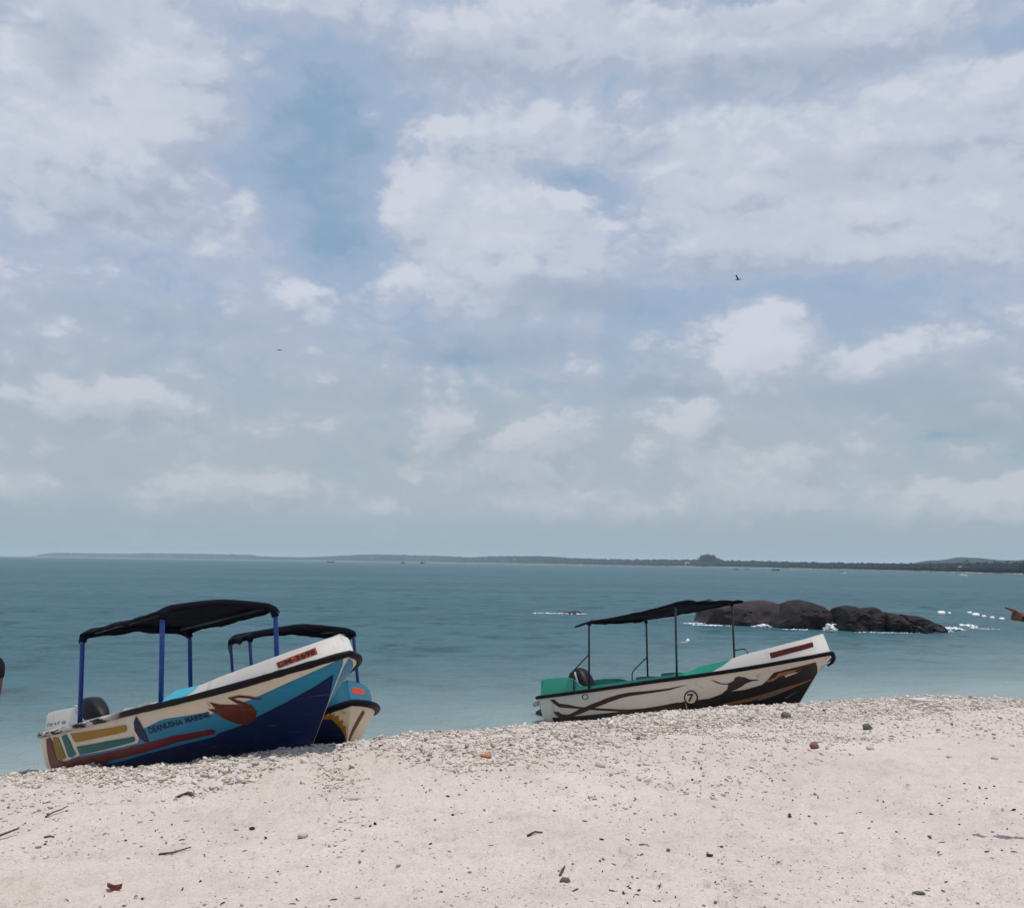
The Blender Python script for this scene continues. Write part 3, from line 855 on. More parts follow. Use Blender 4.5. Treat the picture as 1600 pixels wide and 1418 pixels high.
def build_boat(name, label, H, ps, h, S):
    R, Tv = pose(*ps)
    mw = Matrix(((*R[0], Tv[0]), (*R[1], Tv[1]), (*R[2], Tv[2]), (0, 0, 0, 1)))
    root = empty(name, mw)
    tag(root, label, "boat")
    us = np.r_[np.linspace(0, .84, 30), np.linspace(.86, 1, 22)]
    ts = np.linspace(0, 1, 22)
    # hull shell: both sides + transom
    V = []; F = []
    U, Tt = np.meshgrid(us, ts, indexing='ij')
    A = H.P(U.ravel(), Tt.ravel(), -1); B = H.P(U.ravel(), Tt.ravel(), 1)
    F = np.r_[grid_faces(len(us), len(ts)), (grid_faces(len(us), len(ts)) + len(A))[:, ::-1]]
    bm = bmesh.new()
    vv = [bm.verts.new(p) for p in np.r_[A, B]]
    for f in F: bm.faces.new([vv[i] for i in f])
    nt = len(ts); n0 = len(A)
    for j in range(nt - 1):
        bm.faces.new((vv[j], vv[j + 1], vv[n0 + j + 1], vv[n0 + j]))
    bmesh.ops.remove_doubles(bm, verts=bm.verts, dist=1e-4)
    bmesh.ops.recalc_face_normals(bm, faces=bm.faces)
    hull = bm_obj("hull", bm, S['hull'], root, True)
    hull.data.set_sharp_from_angle(angle=math.radians(35))
    # rub rail round the gunwale
    ur = np.r_[np.linspace(-.0, .84, 40), np.linspace(.86, 1, 20)]
    st = H.rail(ur, -1, .012); po = H.rail(ur, 1, .012)
    pts = np.r_[[st[0] - [.07, 0, .012]], st, po[::-1][1:], [po[0] - [.07, 0, .012]]]
    jit = np.r_[[0], np.abs(fbm(np.arange(len(pts) - 2) * .9, np.zeros(len(pts) - 2), 2, 5)), [0]]
    tube("rub_rail", pts, [S['rail_r'] * (1 + S.get('rail_wear', .1) * (j - .1)) for j in jit], S['rail'], root, 10, 1.15)
    # raised sides, in two lengths with their own paint
    us_b = [(0, S['split'], "stern_bulwark", S['bul_aft']), (S['split'] + .0005, 1.0, "bow_bulwark", S['bul_fwd'])]
    for a, b, nm, m in us_b:
        uu = np.linspace(a, b, 46 if b < 1 else 44)
        if b == 1.0: uu = np.r_[np.linspace(a, .85, 22), np.linspace(.86, 1, 24)]
        bm = bmesh.new()
        for sd in (-1, 1):
            o0 = H.bulwark(uu, 0., h, sd); o1 = H.bulwark(uu, 1., h, sd)
            w = .055
            def inn(Q, dz=0.0):
                q = Q.copy(); k = np.clip((uu - .86) / .14, 0, 1)
                q[:, 1] = sd * np.maximum(np.abs(q[:, 1]) - w * (1 - k ** 3), 0); q[:, 0] -= w * k; q[:, 2] += dz; return q
            mid = H.bulwark(uu, .5, h, sd)
            i1 = inn(o1); i0 = inn(o0, -.06)
            o1b = o1.copy(); o1b[:, 2] -= .012; o1b[:, 1] += sd * .004
            i1b = i1.copy(); i1b[:, 2] -= .012
            rows = [o0, mid, o1b, o1, i1, i1b, i0]
            g = [[bm.verts.new(p) for p in r] for r in rows]
            for r_a, r_b in zip(g[:-1], g[1:]):
                for i in range(len(uu) - 1):
                    bm.faces.new((r_a[i], r_a[i + 1], r_b[i + 1], r_b[i]))
            for i in (0, len(uu) - 1):
                try: bm.faces.new([r[i] for r in g])
                except ValueError: pass
        bmesh.ops.remove_doubles(bm, verts=bm.verts, dist=5e-4)
        bmesh.ops.recalc_face_normals(bm, faces=bm.faces)
        o = bm_obj(nm, bm, m, root, True)
        o.data.set_sharp_from_angle(angle=math.radians(38))
    # transom top with the cut-out for the motor
    hh = float(h(0.0)); z0 = float(H.zr(0)); yb = float(H.yr(0)) * .93
    prof = [(-yb, z0 - .02), (yb, z0 - .02), (yb - .0, z0 + hh * .98), (.42, z0 + hh * .95), (.30, z0 + .06), (-.30, z0 + .06), (-.42, z0 + hh * .95), (-yb, z0 + hh * .98)]
    bm = bmesh.new()
    f1 = [bm.verts.new((.008, y, z)) for y, z in prof]; f2 = [bm.verts.new((.07, y * .985, z)) for y, z in prof]
    bm.faces.new(f1); bm.faces.new(f2[::-1])
    for i in range(len(prof)): bm.faces.new((f1[i], f2[i], f2[(i + 1) % 8], f1[(i + 1) % 8]))
    bmesh.ops.recalc_face_normals(bm, faces=bm.faces)
    bm_obj("transom_top", bm, S['bul_aft'], root)
    # cockpit liner
    ul = np.linspace(.012, S['deck0'] + .06, 30)
    rows = []
    ly = H.yr(ul) * .93 - .07
    zt = H.zr(ul) - .03
    for yy, zz in ((-1, 0), (-.84, .5), (-.58, 1), (.58, 1), (.84, .5), (1, 0)):
        rows.append(np.stack([H.xr(ul), ly * yy, zt * (1 - zz) + (.34 + .1 * ul) * zz], -1))
    Vv = np.stack(rows, 1).reshape(-1, 3)
    np_mesh("cockpit_liner", Vv, grid_faces(len(ul), 6), S['liner'], root, False)
    # thwarts
    for ub in S['benches']:
        x = float(H.xr(ub)); y = float(H.yr(ub)) * .86; z = float(H.zr(ub))
        bm = bmesh.new()
        box_bm(bm, (x, 0, z - .10), (.34, y * 2, .05), bevel=.015)
        box_bm(bm, (x, 0, z - .24), (.26, y * 1.7, .24), bevel=.01)
        be = bm_obj("bench", bm, S['bench'], root)
        for sy in (-1, 1):
            bm = bmesh.new()
            box_bm(bm, (x, sy * y * .5, z - .035 + S.get('cush', 0)), (.33, y * .8, .08), bevel=.03)
            bm_obj("cushion", bm, S['cushion'], be, True)
    # sloping dash and fore deck (cambered)
    d0, d1 = S['deck0'], S['deck1']
    def deck(u, v):
        k = np.clip((u - .86) / .14, 0, 1)
        yy = np.maximum(H.yr(u) * .905 - .045 * (1 - k), 0)
        y = (v * 2 - 1) * yy
        hz = h(np.clip(u + S['lead'], 0, 1)) * np.clip((u - d0) / .02, 0, 1) * .98
        hz = np.where(u > d1, np.minimum(h(np.clip(u + S['lead'], 0, 1)), h(u) + S['lift']), hz)
        return np.stack([H.xr(u) - .12 * k, y, H.zr(u) + .02 + hz + S['camber'] * (1 - (v * 2 - 1) ** 2) * np.clip((u - d0) / .1, 0, 1) * (1 - k * .8)], -1)
    mesh_from_fun("dash_panel", deck, np.linspace(d0, d1, 14), np.linspace(0, 1, 15), S['dash'], root, True, True)
    mesh_from_fun("foredeck", deck, np.r_[np.linspace(d1 + .002, .86, 14), np.linspace(.87, .995, 12)], np.linspace(0, 1, 15), S['deck'], root, True, True)
    # awning: two tube hoops, side rails, cloth
    hoops = []
    for ui, hi in S['hoops']:
        x = float(H.xr(ui)); y = float(H.yr(ui)) * .93; z = float(H.zr(ui)) + .03; rk = S['rake'] * hi
        yt = y * S.get('topw', .97)
        fu = S.get('far_up', 0.0)
        pts = bend([(x, -y, z), (x + rk, -yt, z + hi), (x + rk, yt, z + hi), (x, y, z)], S['corner'], 8)
        out = []
        for p in pts:
            if p.z > z + hi - S['corner'] * 1.05:
                p = Vector((p.x, p.y, p.z + S['crown'] * max(0, 1 - abs(p.y / yt) ** 1.4) * (1 if abs(p.y) < yt * .999 else 0)))
            out.append(p)
        # split the long top bar so that it arches
        q = []
        for a, b in zip(out[:-1], out[1:]):
            q.append(a)
            if abs(b.y - a.y) > .4:
                for k in range(1, 9):
                    c = a.lerp(b, k / 9); c.z = z + hi + S['crown'] * (1 - abs(c.y / yt) ** 1.4); q.append(c)
        q.append(out[-1])
        q = [Vector((p.x, p.y, p.z + fu * max(0, p.y / yt) * min(1, (p.z - z) / hi))) for p in q]
        hoop = tube("canopy_hoop", q, S['post_r'], S['post'], root, 10)
        for sd in (-1, 1):
            bm = bmesh.new()
            bmesh.ops.create_cone(bm, cap_ends=True, segments=12, radius1=S['post_r'] * 2.0, radius2=S['post_r'] * 1.6, depth=.03, matrix=Matrix.Translation((x, sd * y, z - .0)))
            bm_obj("post_foot", bm, S['post'], hoop, False)
        tube("canopy_hem", [p + Vector((0, 0, .012)) for p in q if p.z > z + (hi + fu * max(0, p.y / yt)) - S['corner'] * .85], S['post_r'] + .017, S['cloth'], hoop, 10)
        hoops.append((x + rk, yt, z + hi, x, y, z))
    (xa, ya, za, *_), (xb, yb2, zb, *_) = hoops
    for sd in (-1, 1):
        tube("canopy_rail", [(xa, sd * ya * .80, za + .02 + fu * .8 * (sd > 0)), (xb, sd * yb2 * .80, zb + fu * .8 * (sd > 0) + .01)], S['post_r'] * .8, P_RAILBAR, root, 8)
    ov0, ov1 = S['over']
    Lc = xb - xa
    nl, nw = 46, 44
    fu = S.get('far_up', 0.0)
    def cloth(i, j):
        s = -ov0 / Lc + (1 + (ov0 + ov1) / Lc) * i / (nl - 1)
        sc = min(max(s, 0), 1)
        x = xa + s * Lc; yh = (ya + (yb2 - ya) * s) + .03
        z = za + (zb - za) * s + .03
        w = j / (nw - 1) * 2 - 1
        edge = .90
        sag = -S['sag'] * 4 * sc * (1 - sc)
        if s < 0: z -= .10 * (s * Lc / max(ov0, .01)) ** 2 * S.get('endroll', 1)
        if s > 1: z -= .06 * ((s - 1) * Lc / max(ov1, .01)) ** 2 * S.get('endroll', 1)
        rag = fbm(np.array([s * 7.0 + (3 if w > 0 else 0)]), np.array([.5]), 3, S['seed'])[0]
        if abs(w) <= edge:
            k = w / edge
            zz = z + S['crown'] * (1 - abs(k) ** 1.4) + sag * (1 - .3 * k * k)
            cor = max(0, abs(k) - .82) / .18
            return (x, k * yh, zz - cor * cor * S['corner'] * .22)
        k = (abs(w) - edge) / (1 - edge)
        drop = S['drop'] * (1 + S['ragged'] * rag * 3)
        return (x, math.copysign(yh + .012 * math.sin(s * 40) * k, w), z + sag * .7 - S['corner'] * .22 - drop * k)
    Vc = np.array([cloth(i, j) for i in range(nl) for j in range(nw)])
    Vc[:, 2] += fu * np.clip(Vc[:, 1] / ya, 0, 1.05)
    cr = fbm(Vc[:, 0] * 2.2, Vc[:, 1] * 3.5, 3, S['seed'] + 9) * .035
    Vc[:, 2] += cr
    can = np_mesh("canopy", Vc, grid_faces(nl, nw)[:, ::-1], S['cloth'], root, True)
    md = can.modifiers.new("cloth", 'SOLIDIFY'); md.thickness = .010; md.offset = 0
    return root, hoops

# paints
P_CREAM = paint("cream_gelcoat", (.66, .58, .44), .38, .5, .22)
P_WHITE = paint("white_gelcoat", (.70, .67, .61), .32, .3, .3)
P_LBLUE = paint("light_blue_paint", (.022, .20, .33), .42, .2, .14)
P_NAVY = paint("navy_paint", (.004, .013, .065), .55, .12, .15, (.05, .05, .07))
P_MAROON = paint("maroon_paint", (.125, .010, .016), .4, .2)
P_OLIVE = paint("olive_gold_paint", (.24, .15, .012), .42, .2)
P_GOLD = paint("gold_paint", (.33, .165, .010), .42, .2)
P_TEAL = paint("teal_paint", (.008, .12, .125), .42, .2)
P_INDIGO = paint("indigo_paint", (.009, .018, .065), .42, .15)
P_RED = paint("red_brown_paint", (.105, .018, .010), .4, .2)
P_ORANGE = paint("orange_plate_paint", (.46, .075, .03), .4, .4)
P_BLACK = paint("black_paint", (.012, .011, .012), .4, .15, .4, (.08, .07, .06))
P_DKRED = paint("dark_red_plate_paint", (.085, .012, .012), .4, .2)
P_BROWN = paint("brown_paint", (.055, .026, .014), .4, .2)
P_TAN = paint("tan_paint", (.30, .14, .055), .4, .25)
P_LILAC = paint("grey_lilac_paint", (.17, .15, .18), .4, .25)
P_CREAM2 = paint("weathered_white_gelcoat", (.62, .57, .49), .38, .5, .22)
P_GREEN = paint("green_gelcoat", (.015, .30, .20), .3, .10, .5, (.02, .12, .09))
P_DGREEN = plain("dark_green_vinyl", (.012, .11, .085), .5)
P_CYAN = paint("cyan_gelcoat", (.09, .55, .70), .35, .15)
P_CYAN2 = paint("blue_cyan_gelcoat", (.035, .165, .255), .38, .3)
P_RUB = plain("black_rubber", (.005, .006, .009), .6, .10, 0, .4, 14)
P_STEEL = plain("painted_steel_tube", (.030, .036, .060), .35, .6, .3, .3)
P_BLUE = paint("blue_enamel_tube", (.006, .050, .24), .35, .12, .35, (.05, .04, .05))
P_DBLUE = paint("dark_blue_enamel_tube", (.006, .034, .16), .35, .12, .5, (.05, .04, .05))
P_MOTOR = plain("black_motor_paint", (.005, .005, .008), .5, .2, 0, .2)
P_LEG = plain("dark_motor_casting", (.020, .021, .025), .45, .5, .2)
P_GREY = plain("silver_motor_trim", (.55, .56, .58), .3, .5, .4)
P_LAMP = plain("white_lamp_glass", (.8, .8, .8), .2)
def cloth_mat(name, col):
    m, T, b = mat(name)
    P = T.obj()
    n = T.noise(P, 3.0, 5, .6); w = T.noise(T.scale(P, (220, 220, 220)), 1.0, 2, .5)
    T.put(b.inputs['Base Color'], T.mix(T.mapr(n, .3, .72), tuple(v * .7 for v in col), tuple(v * 1.5 for v in col)))
    b.inputs['Roughness'].default_value = .92
    b.inputs['Specular IOR Level'].default_value = .06
    T.put(b.inputs['Normal'], T.bump(T.math('ADD', T.math('MULTIPLY', n, 4.0), w), .25, .01))
    return m
P_CLOTH = cloth_mat("black_canvas", (.0065, .0065, .012))
P_RAILBAR = plain("dark_awning_bar", (.010, .010, .016), .5, .3)
def worn_rail():
    m, T, b = mat("worn_black_and_white_rail")
    P = T.obj()
    n = T.noise(T.scale(P, (2.6, 9, 9)), 1.0, 6, .7)
    x = T.new('ShaderNodeSeparateXYZ'); T.l.new(P, x.inputs[0])
    aft = T.mapr(x.outputs[0], 2.9, 2.3)                     # the after half has lost much of its rubber
    f = T.math('MULTIPLY', T.mapr(n, .46, .54), aft)
    T.put(b.inputs['Base Color'], T.mix(f, (.006, .006, .009), (.55, .52, .47)))
    b.inputs['Roughness'].default_value = .55
    b.inputs['Specular IOR Level'].default_value = .12
    T.put(b.inputs['Normal'], T.bump(n, .4, .02))
    return m
P_RAILW = worn_rail()

# ---- boat nearest on the left
S_BLUE = dict(hull=P_CREAM, rail=P_RAILW, rail_r=.033, rail_wear=.35, split=.44, bul_aft=P_WHITE, bul_fwd=P_WHITE, liner=P_WHITE, bench=P_WHITE,
    cushion=P_CYAN, benches=(.30, .42), deck0=.60, deck1=.70, lead=.0, lift=.0, camber=.05, dash=P_CYAN, deck=P_WHITE,
    hoops=((.2155, 1.165), (.586, 1.065)), rake=.06, corner=.15, crown=.075, post=P_BLUE, post_r=.031, cloth=P_CLOTH, over=(.06, .04),
    sag=.02, drop=.03, ragged=.25, seed=3, topw=.98)
blue, hoops_blue = build_boat("motorboat", "cream and blue boat nearest on the left with name on its side, blue awning posts", HULL_BLUE, POSE_BLUE, H_BLUE, S_BLUE)
D = DECALS
fb = lambda u, t: HULL_BLUE.P(u, t, -1)
fbp = lambda u, t: HULL_BLUE.P(u, t, 1)
top = D['blue_top']
def bottom(a, b, n, t): return [(a + (b - a) * i / n, t) for i in range(n + 1)]
for sd, f in ((-1, fb), (1, fbp)):
    decal("blue_band", f, D['blue_top'] + [(.995, .04), (.998, .12), (.998, .40)] + bottom(.998, .2, 8, .62) + [(.14, .55)], P_LBLUE, blue, .003, sd)
    if sd < 0: decal("navy_bottom", f, D['navy_top'] + [(.992, .30), (.998, .50)] + bottom(.998, .26, 8, .97), P_NAVY, blue, .006, sd)
    else: decal("navy_bottom", f, [(.27, .5), (.5, .42), (.73, .45), (.9, .55), (.998, .72)] + bottom(.998, .26, 8, .97), P_NAVY, blue, .004, sd)
    decal("maroon_stripe", f, [(max(u, .003), t) for u, t in D['maroon']] + [], P_MAROON, blue, .0085, sd)
    decal("vertical_bar", f, D['olive_bar'], P_OLIVE, blue, .0095, sd)
    decal("vertical_bar", f, D['teal_bar'], P_TEAL, blue, .0095, sd)
    decal("long_bar", f, D['gold_bar'], P_GOLD, blue, .0095, sd)
    decal("long_bar", f, D['teal_long'], P_TEAL, blue, .0095, sd)
    decal("sail_mark", f, D['fin'], P_INDIGO, blue, .0105, sd)
    decal("bird_mark", f, D['bird'], P_RED, blue, .0075, sd)
    decal("bird_neck_mark", f, D['bird_neck'], P_RED, blue, .0085, sd)
lettering("name_lettering", "DEANUSHA", D['name1'], fb, P_INDIGO, blue, .008, -1, .03)
lettering("name_lettering", "MARINE", D['name2'], fb, P_INDIGO, blue, .008, -1, .03)
bb = lambda u, v: HULL_BLUE.bulwark(u, v, H_BLUE, -1)
bbp = lambda u, v: HULL_BLUE.bulwark(u, v, H_BLUE, 1)
decal("cyan_panel", bb, [(.583, .02), (.587, .97), (.635, .985), (.70, .985), (.69, .6), (.655, .04)], P_CYAN, blue, .003)
decal("cyan_panel", bbp, [(.583, .02), (.587, .97), (.635, .985), (.70, .985), (.69, .6), (.655, .04)], P_CYAN, blue, .003, 1)
pl = decal("number_plate", bb, D['plate'], P_ORANGE, blue, .003)
lettering("plate_lettering", "DM-3698", inset_quad(D['plate'], .035, .10), bb, P_BLACK, pl, .006, -1, .035)
SQ = np.array([(max(u, .006), v) for u, v in D['stern_text']])
for a_, b_, ch in ((0, .15, 'Z'), (.17, .31, 'B'), (.38, .50, '4'), (.58, .72, 'F'), (.80, 1, '8')):
    q4 = [SQ[0] + (SQ[1] - SQ[0]) * a_, SQ[0] + (SQ[1] - SQ[0]) * b_, SQ[3] + (SQ[2] - SQ[3]) * b_, SQ[3] + (SQ[2] - SQ[3]) * a_]
    lettering("stern_letter", ch, q4, bb, P_TEAL, blue, .004, -1, .0)
decal("bow_emblem", bbp, D['nose_emblem'], P_ORANGE, blue, .004, 1)
outboard(blue, P_MOTOR, P_GREY, P_LEG, (-.24, 0, .42), math.radians(8), 1.0)

# ---- boat behind it, bow on
S_FAR = dict(hull=P_CREAM, rail=P_RUB, rail_r=.040, rail_wear=.3, split=.44, bul_aft=P_CYAN2, bul_fwd=P_CYAN2, liner=P_CYAN2, bench=P_WHITE,
    cushion=P_CYAN, benches=(.30, .42), deck0=.485, deck1=.575, lead=.06, lift=.03, camber=.06, dash=P_CYAN2, deck=P_CYAN2,
    hoops=((.39, 1.47), (.625, 1.34)), far_up=-.12, rake=.03, corner=.13, crown=.04, post=P_DBLUE, post_r=.024, cloth=P_CLOTH, over=(.05, .05),
    sag=.02, drop=.06, ragged=1.0, seed=14, topw=.99)
far, hoops_far = build_boat("motorboat", "cyan nosed boat seen bow on behind the left boat, orange zigzag down its stem", HULL_FAR, POSE_FAR, H_FAR, S_FAR)
ff = lambda u, t: HULL_FAR.P(u, t, -1)
ffp = lambda u, t: HULL_FAR.P(u, t, 1)
ZIG = [(.90, .035), (.925, .03), (.935, .075), (.948, .02), (.955, .07), (.9633, .03), (.966, .09), (.9709, .045), (.9690, .11), (.9779, .11), (.9775, .19), (.9872, .20), (.985, .27), (.9924, .29), (.9945, .40), (.997, .52), (.9900, .40), (.9764, .26), (.9603, .12), (.94, .085), (.90, .08)]
decal("zigzag_stripe", ff, ZIG, P_GOLD, far, .006, -1)
decal("navy_bottom", ff, [(.10, .5), (.30, .30), (.60, .12), (.80, .085), (.90, .08), (.94, .085), (.9603, .12), (.9764, .26), (.9900, .40), (.997, .54)] + bottom(.998, .12, 8, .97), P_NAVY, far, .003, -1)
decal("navy_bottom", ffp, [(.10, .55), (.40, .48), (.70, .50), (.90, .62), (.99, .80)] + bottom(.99, .12, 8, .97), P_NAVY, far, .003, 1)
decal("brown_flash", ffp, [(.955, .10), (.968, .08), (.975, .20), (.984, .36), (.992, .58), (.974, .42), (.960, .26)], P_RED, far, .006, 1)
bfp = lambda u, v: HULL_FAR.bulwark(u, v, H_FAR, 1)
bfs = lambda u, v: HULL_FAR.bulwark(u, v, H_FAR, -1)
for sd, f in ((1, bfp), (-1, bfs)):
    q = [(.955, .72), (.992, .72), (.992, .38), (.955, .38)] if sd > 0 else [(.86, .72), (.94, .72), (.94, .38), (.86, .38)]
    pl = decal("number_plate", f, q, P_ORANGE, far, .003, sd)
    if sd < 0: lettering("plate_lettering", "DM", inset_quad(q, .2, .12), f, P_BLACK, pl, .006, sd, .03)
outboard(far, P_MOTOR, P_GREY, P_LEG, (-.10, 0, .66), math.radians(6), 1.0)

# ---- boat on the right
S_GREEN = dict(hull=P_CREAM2, rail=P_RUB, rail_r=.034, rail_wear=.1, split=.68, bul_aft=P_GREEN, bul_fwd=P_WHITE, liner=P_GREEN, bench=P_GREEN,
    cushion=P_DGREEN, benches=(.31, .44, .54), cush=.15, deck0=.64, deck1=.765, lead=.0, lift=.0, camber=.06, dash=P_GREEN, deck=P_WHITE,
    hoops=((.237, 1.38), (.593, 1.39)), far_up=.14, rake=.06, corner=.10, crown=.03, post=P_STEEL, post_r=.021, cloth=P_CLOTH, over=(.40, .26), endroll=.12,
    sag=.02, drop=.035, ragged=.2, seed=8, topw=.99)
green, hoops_green = build_boat("motorboat", "green and white boat on the right, circled 7 and brown waves on its side", HULL_GREEN, POSE_GREEN, H_GREEN, S_GREEN)
fg = lambda u, t: HULL_GREEN.P(u, t, -1)
fgp = lambda u, t: HULL_GREEN.P(u, t, 1)
bg = lambda u, v: HULL_GREEN.bulwark(u, v, H_GREEN, -1)
for sd, f in ((-1, fg), (1, fgp)):
    decal("black_bottom", f, D['black_top'] + D['stem_black'] + [(.997, .34), (.998, .6)] + bottom(.998, .03, 10, .97), P_BLACK, green, .002, sd)
    decal("wave_stripe", f, D['wave_a'], P_BROWN, green, .004, sd)
    decal("wave_stripe", f, D['wave_b'], P_BROWN, green, .0055, sd)
    decal("gull_mark", f, D['gull'], P_BLACK, green, .005, sd)
    decal("tan_stripe", f, D['tan1'], P_TAN, green, .005, sd)
    decal("lilac_stripe", f, D['lil1'], P_LILAC, green, .005, sd)
    decal("lilac_stripe", f, D['lil2'], P_LILAC, green, .005, sd)
    decal("tan_stripe", f, D['tan2'], P_TAN, green, .005, sd)
    decal("cream_streak", f, D['cream_gap'], P_CREAM2, green, .0065, sd)
    decal("brown_streak", f, D['brown_streak'], P_BROWN, green, .0065, sd)
# circled number
def ring_faces(n=40, w=.80):
    V = []; F = []
    for k in range(n):
        a = 2 * math.pi * k / n
        V += [(.5 + .5 * math.cos(a), .5 + .5 * math.sin(a)), (.5 + .5 * w * math.cos(a), .5 + .5 * w * math.sin(a))]
    for k in range(n):
        j = (k + 1) % n
        F.append((2 * k, 2 * j, 2 * j + 1, 2 * k + 1))
    return np.array(V), F
RQ = [(D['ring'][3][0] + .001, D['ring'][0][1] - .004), (D['ring'][1][0], D['ring'][0][1] + .012), (D['ring'][1][0] - .001, D['ring'][2][1] + .02), (D['ring'][3][0], D['ring'][2][1])]
Vr, Fr = ring_faces()
pts = D['ring']; cx = sum(p[0] for p in pts) / 4; cy_ = sum(p[1] for p in pts) / 4
ex = ((pts[1][0] - pts[3][0]) / 2, (pts[1][1] - pts[3][1]) / 2); ey = ((pts[0][0] - pts[2][0]) / 2, (pts[0][1] - pts[2][1]) / 2)
ringV = np.array([(cx + ex[0] * (2 * a - 1) + ey[0] * (2 * b - 1), cy_ + ex[1] * (2 * a - 1) + ey[1] * (2 * b - 1)) for a, b in Vr])
discV = ringV[::2]
decal("number_disc", fg, [tuple(p) for p in discV], P_CREAM2, green, .0065)
decal("number_ring", fg, None, P_BLACK, green, .008, -1, .02, .06, (ringV, Fr))
lettering("number_lettering", "7", D['seven'], fg, P_BLACK, green, .008, -1, .03)
em = D['emblem']
decal("round_emblem", fg, None, P_TEAL, green, .004, -1, .02, .06, (quad_map(ring_faces(24, .72)[0], em), ring_faces(24)[1]))
bgp = lambda u, v: HULL_GREEN.bulwark(u, v, H_GREEN, 1)
for sd, f in ((-1, bg), (1, bgp)):
    decal("green_panel", f, [(.679, .0), (.679, .985), (.765, .985), (.74, .55), (.70, .03)], P_GREEN, green, .003, sd)
pw = decal("number_plate", bg, [(u + du, v + dv) for (u, v), (du, dv) in zip(D['plate3'], ((-.006, .07), (.006, .07), (.006, -.07), (-.006, -.07)))], P_WHITE, green, .003)
pl = decal("plate_field", bg, D['plate3'], P_DKRED, pw, .005)
outboard(green, P_MOTOR, P_GREY, P_LEG, (-.16, 0, .62), math.radians(64), 1.32)
# grab rails and lamp on the awning posts
def post_point(hp, sd, k):
    xt, yt, zt, x, y, z = hp
    return Vector((x + (xt - x) * k, sd * (y + (yt - y) * k), z + (zt - z) * k))
for sd in (-1, 1):
    a = post_point(hoops_green[0], sd, .52); z0 = float(HULL_GREEN.zr(.18))
    tube("grab_rail", bend([a, a + Vector((-.48, 0, -.30)), Vector((a.x - .50, a.y, z0 + .02))], .08), .014, P_STEEL, green, 8)
a = post_point(hoops_green[1], 1, .40)
tube("grab_rail", bend([a, a + Vector((.30, 0, .02)), Vector((a.x + .44, a.y * .95, a.z - .34))], .10), .013, P_STEEL, green, 8)
a = post_point(hoops_green[1], -1, .46)
arm = tube("lamp_arm", [a, a + Vector((.26, 0, .0))], .012, P_GREY, green, 8)
bm = bmesh.new()
tube_bm(bm, [a + Vector((.22, 0, .0)), a + Vector((.27, 0, .015)), a + Vector((.31, 0, .04))], [.012, .026, .03], 10)
bm_obj("lamp", bm, P_LAMP, arm, True)
# loose end of the rubber at the nose
n0 = Vector(HULL_GREEN.rail(1.0)[:].tolist())
tube("rail_end", bend([n0 + Vector((.0, .02, 0)), n0 + Vector((.05, .0, -.08)), n0 + Vector((.0, -.02, -.17)), n0 + Vector((-.08, -.03, -.21))], .05), [.034] * 8 + [.03] * 4 + [.022] * 4, P_RUB, green, 8)

# ------------------------------------------------------------------ far shore
SHORE = [  # bearing (x / y), distance y, height of the skyline above the sea, wooded depth
    (-.4870, 7200, 4, 60), (-.4814, 7100, 8, 120), (-.470, 7000, 24, 300), (-.4554, 6900, 33, 400), (-.40, 6600, 31, 400), (-.3579, 6300, 35, 400), (-.2668, 5900, 33, 400),
    (-.25, 5800, 22, 300), (-.2147, 5600, 20, 300), (-.1594, 5300, 36, 420), (-.1464, 5100, 39, 420), (-.0781, 4600, 34, 400), (-.0390, 4150, 27, 300),
    (-.0130, 3800, 30, 320), (.0260, 3500, 30, 320), (.0651, 3150, 22, 220), (.1041, 2850, 18, 150), (.1366, 2600, 17, 120), (.1887, 2250, 16.5, 100),
    (.2212, 2050, 14, 90), (.2602, 1800, 12, 80), (.3253, 1450, 9.5, 70), (.3904, 1100, 8, 60), (.4229, 950, 7.6, 60), (.4554, 840, 7.6, 60),
    (.5205, 700, 8, 60), (.60, 560, 8, 60), (.75, 430, 8, 60), (1.0, 300, 8, 60)]
SH = np.array(SHORE)
def shore_at(q):
    return pch(SH[:, 0], SH[:, 1])(q), pch(SH[:, 0], SH[:, 2])(q), pch(SH[:, 0], SH[:, 3])(q)

def forest_mat(name, a, b):
    m, T, bs = mat(name)
    r = T.island(); n = T.noise(T.pos(), .25, 4, .6)
    T.put(bs.inputs['Base Color'], T.mix(T.math('ADD', T.math('MULTIPLY', r, .6), T.math('MULTIPLY', n, .4)), a, b))
    bs.inputs['Roughness'].default_value = .95
    bs.inputs['Specular IOR Level'].default_value = .1
    return m
M_WOOD = forest_mat("forest_foliage", (.005, .014, .021), (.014, .028, .031))
M_LAND = plain("coast_soil", (.03, .045, .03), .95, .1, 0, .3, .05, 0)
M_SHORE = plain("far_beach_sand", (.45, .41, .35), .95, .1, 0, .1, .05, 0)

q = np.linspace(SH[0, 0], SH[-1, 0], 420)
Yq, Hq, Dq = shore_at(q)
Yq = Yq * (1 + fbm(q * 40, q * 0, 3, 5) * .012)
prof = [(-.02, -.6), (.0, .05), (.03, .4), (.06, .9)]
rows_b = []
for k, z in prof:
    rows_b.append(np.stack([q * (Yq + Dq * k), Yq + Dq * k, np.full_like(q, z)], 1))
o = np_mesh("far_beach", np.stack(rows_b, 1).reshape(-1, 3), grid_faces(len(q), 4)[:, ::-1], M_SHORE, None, True)
tag(o, kind='structure')
rows = []
treeh = np.minimum(Hq * .62, 9.0)
for k, f in ((.04, .03), (.3, .25), (.7, .9), (1.0, 1.0), (1.6, .8), (2.6, .0)):
    z = np.maximum((Hq - treeh) * f, .0) + 1.2 * (f > .01)
    z = z * (1 + fbm(q * 60 + k, q * 0 + k, 3, 8) * .25)
    rows.append(np.stack([q * (Yq + Dq * k), Yq + Dq * k, z], 1))
LANDV = np.stack(rows, 1)
